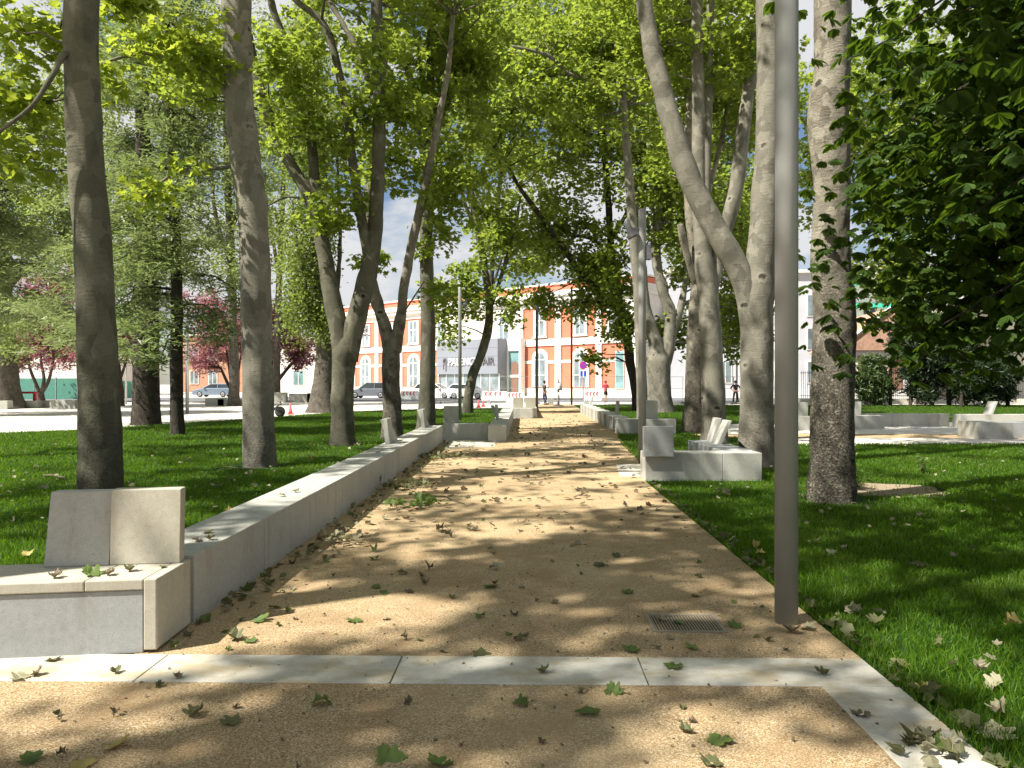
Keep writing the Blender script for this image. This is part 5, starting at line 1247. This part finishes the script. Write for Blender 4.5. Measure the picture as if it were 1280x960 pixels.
# ------------------------------------------------------------------ people
M['skin'] = m_plain('skin', (.42, .24, .17), .55); M['hair_d'] = m_plain('dark_hair', (.025, .018, .014), .6)
def skin_obj(name, verts, edges, radii, mat, parent, root=0, sub=1):
    me = bpy.data.meshes.new(name); me.from_pydata(verts, edges, []); me.update(); me.materials.append(mat)
    o = bpy.data.objects.new(name, me); COL.objects.link(o); o.parent = parent
    sk = o.modifiers.new('skin', 'SKIN'); sk.use_smooth_shade = True; sk.branch_smoothing = .3
    for i, r_ in enumerate(radii):
        v_ = me.skin_vertices[0].data[i]; v_.radius = r_ if isinstance(r_, tuple) else (r_, r_); v_.use_root = (i == root)
    ss = o.modifiers.new('sub', 'SUBSURF'); ss.levels = sub; ss.render_levels = sub+1
    return o
def person(label, p, rz, J, shirt, trousers, shorts=False, sleeves=1.0, hair=True, h=1.72):
    """J: joints for arms and legs in the person's frame, facing -Y; left/right as dicts"""
    root = empty('person', p, rz); tag(root, label, 'person', None); root.scale = (h/1.74,)*3
    V = [(0, 0, .96), (0, 0, 1.15), (0, .0, 1.36), (0, .0, 1.47), (0, -.01, 1.55), (0, -.02, 1.64), (0, -.02, 1.72), (0, -.12, 1.615)]
    Rr = [(.15, .11), (.14, .10), (.17, .11), (.06, .06), (.065, .075), (.085, .10), (.05, .06), .016]
    E = [(0, 1), (1, 2), (2, 3), (3, 4), (4, 5), (5, 6), (5, 7)]
    arms = []; legs = []
    for s, A, Lg in ((-1, J['la'], J['ll']), (1, J['ra'], J['rl'])):
        i = len(V); sh = (s*.19, 0, 1.40)
        V += [sh, A[0], A[1]]; Rr += [.062, .045, .032]; E += [(2, i), (i, i+1), (i+1, i+2)]
        arms.append((sh, A[0], A[1]))
        d = (Vector(A[1])-Vector(A[0])).normalized(); q = d.orthogonal().normalized()
        hp = Vector(A[1])+d*.06; V.append(tuple(hp)); Rr.append((.034, .02)); E.append((i+2, i+3)); hi = i+3
        for f_ in range(5):
            o_ = q*(f_-2)*.017; ln = (.05, .075, .082, .075, .058)[f_]
            st_ = hp+o_+d*.02 if f_ else Vector(A[1])+q*-.045+d*.03
            m0 = len(V); V += [tuple(st_+d*ln*.5), tuple(st_+d*ln+Vector((0, -.015, 0)))]; Rr += [.0095, .008]; E += [(hi, m0), (m0, m0+1)]
        i = len(V); hip = (s*.095, 0, .90)
        V += [hip, Lg[0], Lg[1], (Lg[1][0]+Lg[2][0], Lg[1][1]+Lg[2][1], Lg[1][2]+Lg[2][2])]
        Rr += [.085, .055, .038, (.038, .03)]; E += [(0, i), (i, i+1), (i+1, i+2), (i+2, i+3)]
        legs.append((hip, Lg[0], Lg[1], V[-1]))
    skin_obj('body', V, E, Rr, M['skin'], root)
    # shirt
    V = [(0, 0, .98), (0, 0, 1.15), (0, 0, 1.36), (0, 0, 1.455)]; Rr = [(.165, .125), (.158, .118), (.188, .128), .075]; E = [(0, 1), (1, 2), (2, 3)]
    for a_ in arms:
        i = len(V); e1 = Vector(a_[0]).lerp(Vector(a_[1]), min(1, sleeves)); V += [a_[0], tuple(e1)]; Rr += [.075, .062]; E += [(2, i), (i, i+1)]
        if sleeves > 1: V.append(tuple(Vector(a_[1]).lerp(Vector(a_[2]), sleeves-1))); Rr.append(.045); E.append((i+1, i+2))
    skin_obj('shirt', V, E, Rr, shirt, root)
    V = [(0, 0, 1.0), (0, 0, .93)]; Rr = [(.160, .12), (.165, .125)]; E = [(0, 1)]
    for l_ in legs:
        i = len(V)
        if shorts: V += [l_[0], tuple(Vector(l_[0]).lerp(Vector(l_[1]), .85))]; Rr += [.105, .085]; E += [(1, i), (i, i+1)]
        else: V += [l_[0], l_[1], tuple(Vector(l_[1]).lerp(Vector(l_[2]), .92))]; Rr += [.10, .078, .068]; E += [(1, i), (i, i+1), (i+1, i+2)]
    skin_obj('shorts' if shorts else 'trousers', V, E, Rr, trousers, root)
    for l_ in legs:
        b = MB(); b.tube([Vector(l_[2])+Vector((0, .05, -.02)), Vector(l_[3])+Vector((0, -.03, -.005))], [.05, .042], 8); b.build('shoe', M['joint'], root, smooth=True)
    if hair:
        b = MB(); b.lathe((0, -.0, 1.655), [(.112, -.06), (.118, 0), (.10, .06), (.06, .10), (.01, .115)], 14); b.build('hair', M['hair_d'], root, smooth=True)
    return root
M['cloth_dark'] = m_plain('dark_jacket_cloth', (.045, .045, .043), .9); M['cloth_navy'] = m_plain('dark_blue_trousers', (.04, .05, .085), .9); M['cloth_red'] = m_plain('red_shirt_cloth', (.50, .055, .09), .85); M['cloth_black'] = m_plain('black_cloth', (.014, .014, .016), .9)
stride = dict(la=((-.23, .10, 1.14), (-.22, .12, .90)), ra=((.23, -.12, 1.15), (.20, -.24, .95)), ll=((-.10, -.10, .50), (-.10, .06, .09), (0, -.15, -.05)), rl=((.10, .02, .50), (.10, -.20, .09), (0, -.15, -.04)))
run = dict(la=((-.26, .12, 1.17), (-.22, -.14, 1.15)), ra=((.28, .02, 1.16), (.14, -.20, 1.22)), ll=((-.10, -.16, .55), (-.10, .02, .10), (0, -.15, -.05)), rl=((.11, .02, .50), (.12, .22, .16), (0, -.13, -.09)))
hips = dict(la=((-.36, .06, 1.18), (-.22, -.06, 1.0)), ra=((.36, .06, 1.18), (.22, -.06, 1.0)), ll=((-.14, -.02, .50), (-.19, 0, .09), (-.03, -.15, -.05)), rl=((.14, -.02, .50), (.19, .0, .09), (.03, -.15, -.05)))
p = G(680.5, 506); person('person in dark jacket and dark blue trousers walking right near the grey stone cube', p, R(110), stride, M['cloth_dark'], M['cloth_navy'], sleeves=1.9)
p = G(757, 503.5); person('person in a red shirt and black shorts jogging on the far path', p, R(15), run, M['cloth_red'], M['cloth_black'], shorts=True, sleeves=.8)
p = G(919.5, 505); person('person in black top and wide black trousers standing behind the thin lamp post', p, R(-10), hips, M['cloth_black'], M['cloth_black'], sleeves=1.3)
# ================================================================== grass
def inpoly(x, y, poly):
    r = np.zeros(len(x), bool); n = len(poly); j = n-1
    for i in range(n):
        xi, yi = poly[i][0], poly[i][1]; xj, yj = poly[j][0], poly[j][1]
        c = ((yi > y) != (yj > y)) & (x < (xj-xi)*(y-yi)/(yj-yi+1e-12)+xi)
        r ^= c; j = i
    return r
KEEP_OUT = [(2.1, 4.15, 12.2, 12.95), (3.45, 4.12, 12.8, 15.15), (3.2, 5.2, 23.6, 24.3), (-2.0, -.6, 21.0, 21.8), (-4.0, -1.9, 4.3, 5.1)]
TR = []
for o in list(COL.objects):
    if o.parent is None and o.type == 'EMPTY' and o.name.split('.')[0].endswith('_tree'):
        TR.append((o.location.x, o.location.y))
def scatter(poly, dens, d0=6.0, pw=1.7, ymax=60, margin=1.5):
    P = np.array([(p[0], p[1]) for p in poly])
    out = []
    y0, y1 = max(2.0, P[:, 1].min()), min(ymax, P[:, 1].max())
    y = y0
    while y < y1:
        dy = max(.4, y*.08); ym = y+dy/2
        xl = max(P[:, 0].min(), -.70*ym-margin); xr = min(P[:, 0].max(), .70*ym+margin)
        if xr > xl:
            de = dens*min(1, (d0/ym)**pw)
            n = int(de*dy*(xr-xl))
            xx = rng.uniform(xl, xr, n); yy = rng.uniform(y, y+dy, n)
            k = inpoly(xx, yy, P)
            for (a, b_, c, d) in KEEP_OUT: k &= ~((xx > a) & (xx < b_) & (yy > c) & (yy < d))
            out.append(np.stack([xx[k], yy[k]], 1))
        y += dy
    return np.concatenate(out)
def grass(name, polys, label):
    pts = np.concatenate([scatter(p, d) for p, d in polys])
    for (c, rx, ry) in SOIL:
        q = ((pts[:, 0]-c[0])/rx)**2+((pts[:, 1]-c[1])/ry)**2
        pts = pts[(q > 1) | (rng.random(len(pts)) < .05)]
    tr = np.array(TR); dm = np.sqrt(((pts[:, None, :]-tr[None, :, :])**2).sum(2)).min(1)
    pts = pts[(dm > .75) | (rng.random(len(pts)) < .12+.9*np.clip((dm-.35)/.4, 0, 1)**2)]
    n = len(pts); D = pts[:, 1]
    pos = np.concatenate([pts, np.full((n, 1), -.006)], 1)
    tip = rng.normal(size=(n, 3))*.42+np.array([0, 0, 1.0]); tip[:, 2] = np.abs(tip[:, 2])+.25
    nrm = rng.normal(size=(n, 3)); nrm[:, 2] *= .3
    cl = np.array([noise.noise(Vector((x*.9, y*.9, 2.0))) for x, y in pts])
    size = rng.uniform(.045, .085, n)*(1+.45*cl)
    K, faces = SH['blade']
    # blades: fixed slimness near, a little broader far away where only the mass shows
    nn = nrm/np.linalg.norm(nrm, axis=1, keepdims=True)
    t = tip/np.linalg.norm(tip, axis=1, keepdims=True)
    b = np.cross(t, nn); b /= np.maximum(np.linalg.norm(b, axis=1, keepdims=True), 1e-6)
    wd_ = .0032+.00055*D
    bend = rng.normal(size=(n, 3))*.35; bend[:, 2] = -.12
    v0 = pos-b*wd_[:, None]*.5; v1 = pos+b*wd_[:, None]*.5
    mid = pos+t*size[:, None]*.55; v2 = mid+b*wd_[:, None]*.38; v3 = mid-b*wd_[:, None]*.38
    v4 = pos+(t+bend*.5)*size[:, None]
    V = np.stack([v0, v1, v2, v3, v4], 1).reshape(-1, 3)
    lp = (np.array([0, 1, 2, 3, 3, 2, 4])[None, :]+np.arange(n)[:, None]*5).ravel()
    stt = (np.array([0, 4])[None, :]+np.arange(n)[:, None]*7).ravel()
    o = np_mesh(name, V, lp, stt, np.tile([4, 3], n), M['grass'])
    tag(o, label, 'grass', None, 'stuff')
    return n
nl = grass('grass', [(LAWN_L, 2600)], 'short bright grass blades left of the long seat wall')
nr = grass('grass', [(LAWN_R1, 3600), (LAWN_R2, 2600), (LAWN_R3, 2200)], 'short shaded grass blades right of the path')
print('grass blades', nl, nr)

# ================================================================== fallen leaves
HALF = [(0, 0), (-.10, -.05), (-.30, -.10), (-.34, .03), (-.53, .10), (-.43, .19), (-.47, .29), (-.33, .34), (-.54, .50), (-.51, .61), (-.37, .60), (-.25, .64), (-.21, .79), (-.09, .85), (0, 1.0)]
def dead_leaf(name, mat, size, curl, cup, seed, wob=.06):
    r_ = random.Random(seed)
    V = []; Fs = []
    mid = [0, .12, .25, .38, .5, .62, .75, .88, 1.0]
    def lift(x, y):
        z = curl*(y-.45)**2*1.6+cup*x*x*2.4+wob*noise.noise(Vector((x*3+seed, y*3, seed*1.7)))
        yy = .45+(y-.45)*(1-.35*abs(curl)); xx = x*(1-.38*abs(cup))
        return (xx*size, (yy-.45)*size, z*size)
    for y in mid: V.append(lift(0, y))
    nm = len(mid)
    for s in (-1, 1):
        h0 = len(V)
        pts = HALF[1:-1]
        for x, y in pts: V.append(lift(s*abs(x)*r_.uniform(.92, 1.08), y))
        prev_i, prev_m = 0, 0
        for k, (x, y) in enumerate(pts):
            m = min(range(nm), key=lambda q: abs(mid[q]-max(0, min(1, y*.95))))
            m = max(m, prev_m)
            if m == prev_m: Fs.append((prev_m, prev_i if k else prev_m, h0+k) if k else (0, 1, h0))
            else:
                Fs.append((prev_m, h0+k-1, h0+k) if k else (0, 1, h0)); 
                for q in range(prev_m, m): Fs.append((q, h0+k, q+1))
            prev_i, prev_m = h0+k, m
        for q in range(prev_m, nm-1): Fs.append((q, prev_i, q+1))
    # stalk
    a = len(V); w = .016*size
    e = lift(0, 0)
    V += [(-w, e[1], e[2]), (w, e[1], e[2]), (w*.6+.12*size, e[1]-.32*size, e[2]*.4+.01), (-w*.6+.12*size, e[1]-.32*size, e[2]*.4+.01)]
    Fs.append((a, a+1, a+2, a+3))
    zmin = min(v[2] for v in V)
    V = [(x, y, z-zmin) for x, y, z in V]
    Fs = [f for f in Fs if len(set(f)) == len(f)]
    me = bpy.data.meshes.new(name); me.from_pydata(V, [], Fs); me.update(); me.materials.append(mat)
    return me
VAR = {}
for key, mat in (('green', 'dead_green'), ('olive', 'dead_olive'), ('brown', 'dead_brown'), ('yellow', 'dead_yellow'), ('pale', 'dead_pale')):
    VAR[key] = [dead_leaf('fallen_leaf', M[mat], 1.0, cu, cp, i*3.1+len(key), wo) for i, (cu, cp, wo) in enumerate(((.10, .05, .09), (.28, .16, .12), (.55, .42, .20), (-.22, .30, .16), (.16, -.28, .14), (.75, .55, .38), (-.45, .75, .34), (.9, .15, .30)))]
def leaf_at(x, y, z, size, kind, var, label, group, tilt=.12, rz=None):
    o = bpy.data.objects.new('fallen_leaf', VAR[kind][var]); COL.objects.link(o)
    o.location = (x, y, z); o.scale = (size,)*3
    o.rotation_euler = (random.gauss(0, tilt), random.gauss(0, tilt), random.uniform(0, 6.28) if rz is None else rz)
    return tag(o, label, 'fallen leaf', group)
GRP = 'fallen plane leaves'
HAND = [(403, 882, .115, 'green', 3, 'green folded leaf standing up on the near gravel below the cross band'), (245, 894, .115, 'olive', 2, 'dark green leaf rolled into a tube on the near gravel at the left'),
 (290, 903, .10, 'olive', 1, 'dark olive leaf right of the rolled green one'), (147, 932, .11, 'yellow', 1, 'yellow crinkled leaf on the near gravel at the lower left'),
 (37, 953, .10, 'green', 1, 'bright green leaf at the bottom left border'), (100, 958, .10, 'yellow', 0, 'yellowish leaf at the bottom border right of the green one'), (490, 949, .13, 'green', 0, 'bright star shaped green leaf at the bottom centre'),
 (546, 955, .12, 'green', 1, 'half seen green leaf at the bottom border right of the star shaped one'), (735, 891, .12, 'green', 0, 'flat green leaf right of the middle of the near gravel'),
 (650, 882, .085, 'green', 3, 'small light green leaf standing on its edge in the near gravel'), (855, 916, .08, 'olive', 2, 'small curled olive leaf in front of the border slab'), (903, 928, .12, 'green', 0, 'flat lime green leaf left of the border slab'),
 (770, 866, .11, 'green', 1, 'green leaf just below the second dark joint of the band'), (885, 955, .11, 'olive', 1, 'dark leaf at the bottom border below the lime green one'),
 (612, 734, .12, 'green', 0, 'green leaf lying in the round sun patch in the middle of the path'), (786, 742, .10, 'green', 1, 'green leaf right of the sun patch before the drain'),
 (440, 777, .12, 'green', 0, 'light green leaf on the gravel left of the first joint'), (325, 777, .13, 'green', 1, 'large green leaf on the gravel by the seat corner'), (295, 800, .13, 'olive', 2, 'crumpled dark leaf by the seat corner'),
 (602, 819, .11, 'olive', 0, 'dark green leaf lying across the upper edge of the cross band'), (680, 842, .09, 'olive', 2, 'curled olive leaf on the middle slab of the band'), (790, 815, .11, 'green', 1, 'green leaf on the upper edge of the band right of the middle'),
 (840, 835, .11, 'green', 0, 'pale green leaf on the right slab of the band'), (1030, 845, .09, 'olive', 2, 'curled leaf on the band slab below the lamp post'), (850, 780, .12, 'green', 0, 'green leaf lying on the drain grate'),
 (828, 776, .10, 'pale', 2, 'grey crumpled leaf on the left half of the drain grate'), (920, 783, .10, 'green', 1, 'green leaf right of the drain grate'), (990, 791, .13, 'brown', 2, 'crumpled dark leaf at the foot of the near lamp post'),
 (1012, 788, .10, 'pale', 3, 'grey green leaf right of the foot of the near lamp post'), (1243, 915, .17, 'pale', 0, 'large pale leaf spread on the grass at the lower right'), (1158, 867, .12, 'yellow', 2, 'pale curled leaf in the grass above the border slab'),
 (1075, 895, .10, 'brown', 1, 'brown crumbs of leaf on the border slab'), (47, 845, .08, 'brown', 2, 'curled leaf on the left slab below the seat'), (65, 828, .09, 'olive', 1, 'olive leaf on the left slab close to the front panel'), (145, 843, .07, 'olive', 2, 'small olive leaf on the slab left of the seat corner'),
 (22, 850, .10, 'pale', 1, 'pale leaf on the left slab at the border of the photo'), (222, 848, .06, 'brown', 2, 'tiny curled leaf on the slab right of the seat corner'), (648, 800, .08, 'olive', 3, 'olive leaf just above the middle slab'), (555, 815, .08, 'pale', 0, 'pale brown leaf on the upper edge of the band left of the middle')]
for px, py, sz, kind, var, lab in HAND:
    p = G(px, py); leaf_at(p.x, p.y, .008 if py > 822 and py < 858 else .003, sz*1.0, kind, var, lab, GRP, .15)
# heap at the lower right border slab
for i in range(17):
    px, py = random.gauss(1170, 24), random.gauss(936, 10); p = G(px, py)
    leaf_at(p.x, p.y, .012+.02*random.random(), random.uniform(.06, .11), random.choice(['olive', 'green', 'pale', 'olive']), random.randrange(8), 'crumpled leaf in the small heap on the border slab at the lower right', 'heap of leaves on the border slab', .45)
# seat tops
for (s, t_, sz, kind, var, lab) in ((.24, .20, .09, 'olive', 2, 'folded leaf on the seat under the right backrest'), (.42, .16, .15, 'green', 1, 'large green leaf lying on the seat across the slab joint'), (.33, .12, .08, 'brown', 2, 'curled brown leaf in front of the seat backrests'), (.62, .10, .09, 'brown', 2, 'dark curled leaf on the left part of the seat'), (.08, .28, .05, 'olive', 1, 'tiny leaf on the end of the seat')):
    p = BP(s, t_, .441); leaf_at(p.x, p.y, p.z+.003, sz, kind, var, lab, GRP, .1)
for i, (a, d, kind, lab) in enumerate(((-2.42, 5.75, 'olive', 'dark leaf on the wall top nearest the backrests'), (-2.36, 5.45, 'brown', 'brown leaf on the wall top just behind the backrests'), (-2.30, 5.50, 'olive', 'olive leaf on the wall top beside the brown one'), (-2.45, 7.6, 'pale', 'pale leaf on the wall top before the bulging trunk'), (-2.4, 7.9, 'olive', 'second leaf on the wall top before the bulging trunk'), (-2.4, 12.4, 'brown', 'dark leaf on the wall top below the edge on backrests'))):
    p = PT(a, d); leaf_at(p.x, p.y, .456, .085, kind, i % 5, lab, GRP, .1)
# the many on the gravel
def spot_ok(x, y): return True
cnt = 0
while cnt < 118:
    d = 4.5+abs(random.gauss(0, 1))*3.4
    a = random.uniform(-2.15, 1.9)
    if random.random() < .35: a = -2.2+abs(random.gauss(0, .45))
    if d > 15: continue
    p = PT(a, d); kind = random.choices(['olive', 'brown', 'green', 'pale'], [4, 2.4, 3, 2.2])[0]
    lab = {'olive': 'small dark olive leaf among the many scattered over the sandy path', 'brown': 'small brown curled leaf among the many scattered over the sandy path', 'green': 'small green leaf among those scattered over the sandy path', 'pale': 'small pale dry leaf among those scattered over the sandy path'}[kind]
    leaf_at(p.x, p.y, .003, random.choice([.045, .06, .07, .08, .10])*random.uniform(.85, 1.15), kind, random.choice([0, 1, 1, 3, 4, 2, 5, 6, 7]), lab, 'leaves scattered over the sandy path', .2); cnt += 1
for i in range(16):
    p = PT(random.uniform(-3.0, 1.5), random.uniform(3.0, 4.0))
    leaf_at(p.x, p.y, .003, random.uniform(.03, .06), random.choice(['brown', 'olive']), random.choice([2, 5, 6, 7]), 'tiny dark leaf scrap on the gravel before the cross band', 'leaf scraps before the cross band', .2)
for i in range(34):
    while True:
        y = 3.4+abs(random.gauss(0, 1))*4.2; x = random.uniform(2.05, .68*y+.4)
        if x > 2.1 and y < 15: break
    leaf_at(x, y, .03+.02*random.random(), random.uniform(.06, .12), random.choice(['pale', 'pale', 'yellow', 'olive']), random.randrange(8), 'pale dry leaf lying in the shaded grass right of the path', 'pale leaves on the right lawn', .35)
for i in range(44):
    while True:
        y = 6.5+abs(random.gauss(0, 1))*6; x = random.uniform(-.68*y, -2.8)
        if y < 24: break
    leaf_at(x, y, .035+.02*random.random(), random.uniform(.07, .13), random.choice(['pale', 'pale', 'yellow']), random.randrange(8), 'pale dry leaf lying in the sunny grass left of the wall', 'pale leaves on the left lawn', .35)
# crumbs and far leaves: nobody could count them
def litter(name, n, gen, mat, label, sz):
    P = np.array([gen() for _ in range(n)])
    nrm = rng.normal(size=(n, 3))*.45+np.array([0, 0, 1.]); tip = rng.normal(size=(n, 3)); 
    o = leaf_mesh(name, 'plane_lo', P, nrm, tip, rng.uniform(sz[0], sz[1], n), M[mat]); tag(o, label, 'leaf litter', None, 'stuff')
def g_far():
    d = 8+abs(random.gauss(0, 1))*13; a = random.uniform(-2.1 if d < 20 else -.4, 1.9+(d-12)*.03 if d > 12 else 1.9); p = PT(a, min(d, 50)); return (p.x, p.y, .012+.01*random.random())
def g_wall():
    d = random.uniform(5.2, 20.5); a = -2.17+abs(random.gauss(0, .20)); p = PT(a, d); return (p.x, p.y, .014+.02*random.random())
def g_crumb():
    d = random.uniform(2.6, 9); a = random.uniform(-2.15, 1.9); p = PT(a, d); return (p.x, p.y, .005)
litter('leaf_litter', 520, g_far, 'dead_brown', 'scattered dry leaf litter on the far part of the sandy path', (.05, .10))
litter('leaf_litter', 190, g_wall, 'dead_olive', 'drift of broken olive leaves along the foot of the long seat wall', (.03, .08))
litter('leaf_litter', 170, g_wall, 'dead_pale', 'pale dry leaf scraps along the foot of the long seat wall', (.03, .08))
litter('leaf_litter', 900, g_crumb, 'dead_brown', 'tiny leaf crumbs on the near gravel', (.007, .022))
def g_lawn():
    y = 8+abs(random.gauss(0, 1))*9; s_ = random.random() < .5
    x = -random.uniform(2.9, .68*y) if s_ else random.uniform(2.3, min(.68*y, 12)); return (x, min(y, 19), .05)
litter('leaf_litter', 300, g_lawn, 'dead_pale', 'pale leaf scraps spread through both lawns', (.03, .075))
def g_curb():
    d = random.uniform(2.2, 12); a = 1.98+abs(random.gauss(0, .06)); p = PT(a, d); return (p.x, p.y, .02)
litter('leaf_litter', 260, g_curb, 'dead_olive', 'leaf scraps caught along the edge between gravel and right lawn', (.03, .09))

# twigs, torn-off sprigs, weeds
def sprig(name, label, pts, rad, nleaf, mat, sz=(.05, .10), spread=.22):
    P = [G(*q) for q in pts]; base = P[0].copy(); root = empty(name, base); tag(root, label, 'fallen twig')
    b = MB(base); b.tube([p+Vector((0, 0, rad+.012*(i % 2))) for i, p in enumerate(P)], [rad*(1-.5*i/len(P)) for i in range(len(P))], 6, .05); b.build('stem', M['twig'], root)
    if nleaf:
        c = np.array([tuple(P[-1].lerp(P[0], random.random()*.8)) for _ in range(nleaf)])+rng.normal(size=(nleaf, 3))*np.array([spread, spread, .0])+np.array([0, 0, .05])
        c[:, 2] += np.abs(rng.normal(size=nleaf))*.03
        nrm = rng.normal(size=(nleaf, 3))*.6+np.array([0, 0, 1.]); leaf_mesh('leaves', 'plane', c-np.array(base), nrm, rng.normal(size=(nleaf, 3)), rng.uniform(sz[0], sz[1], nleaf), M[mat], root)
sprig('fallen_twig', 'green leafy sprig torn off and lying beside the wall foot', [(540, 628), (525, 632), (510, 634), (500, 636)], .008, 60, 'dead_green', (.06, .11), .17)
sprig('fallen_twig', 'thin curved bare twig on the path right of the green sprig', [(530, 619), (545, 622), (555, 621), (566, 627), (581, 631)], .009, 3, 'dead_olive')
sprig('fallen_twig', 'heap of wilted sprigs against the wall farther along the path', [(520, 612), (508, 610), (498, 609)], .007, 70, 'dead_olive', (.06, .11), .22)
sprig('fallen_twig', 'wilted sprig heap nearest the end of the long wall', [(556, 575), (550, 573), (542, 572)], .007, 60, 'dead_olive', (.06, .12), .25)
sprig('fallen_twig', 'pale dry leaves heaped on the gravel beside the first wall block', [(415, 680), (430, 679), (445, 680)], .006, 36, 'dead_pale', (.05, .09), .14)
sprig('fallen_stick', 'pale broken stick lying in the grass behind the left backrests', [(54, 596), (68, 597), (82, 600)], .022, 0, 'dead_pale')
sprig('fallen_stick', 'thin pale stick in the grass before the bulging trunk', [(266, 588), (282, 585), (298, 586), (308, 589)], .012, 0, 'dead_pale')
def weed(px, py, h, label, seed):
    p = G(px, py); root = empty('weed', p); tag(root, label, 'weed')
    b = MB(); L = []; N = []; T_ = []; Z = []
    r_ = random.Random(seed)
    for k in range(6):
        a = r_.uniform(0, 6.28); e = Vector((math.cos(a)*h*.35, math.sin(a)*h*.25, h*r_.uniform(.5, 1)))
        b.tube([(0, 0, 0), e*.5+Vector((0, 0, h*.08)), e], [.006, .004, .002], 5)
        for j in range(9):
            t_ = .25+.75*j/8; q = e*t_; L.append(tuple(q)); aa = r_.uniform(0, 6.28); T_.append((math.cos(aa), math.sin(aa), .35)); N.append((r_.gauss(0, .3), r_.gauss(0, .3), 1)); Z.append(r_.uniform(.05, .10))
    b.build('stems', M['twig'], root); leaf_mesh('leaves', 'oval', np.array(L), np.array(N), np.array(T_), np.array(Z), M['weed'], root)
weed(1074, 612, .42, 'upright green weed touching the right side of the flaking trunk', 3)
weed(1152, 592, .34, 'small green weed at the right end of the bare soil patch', 8)

bpy.context.view_layer.update()
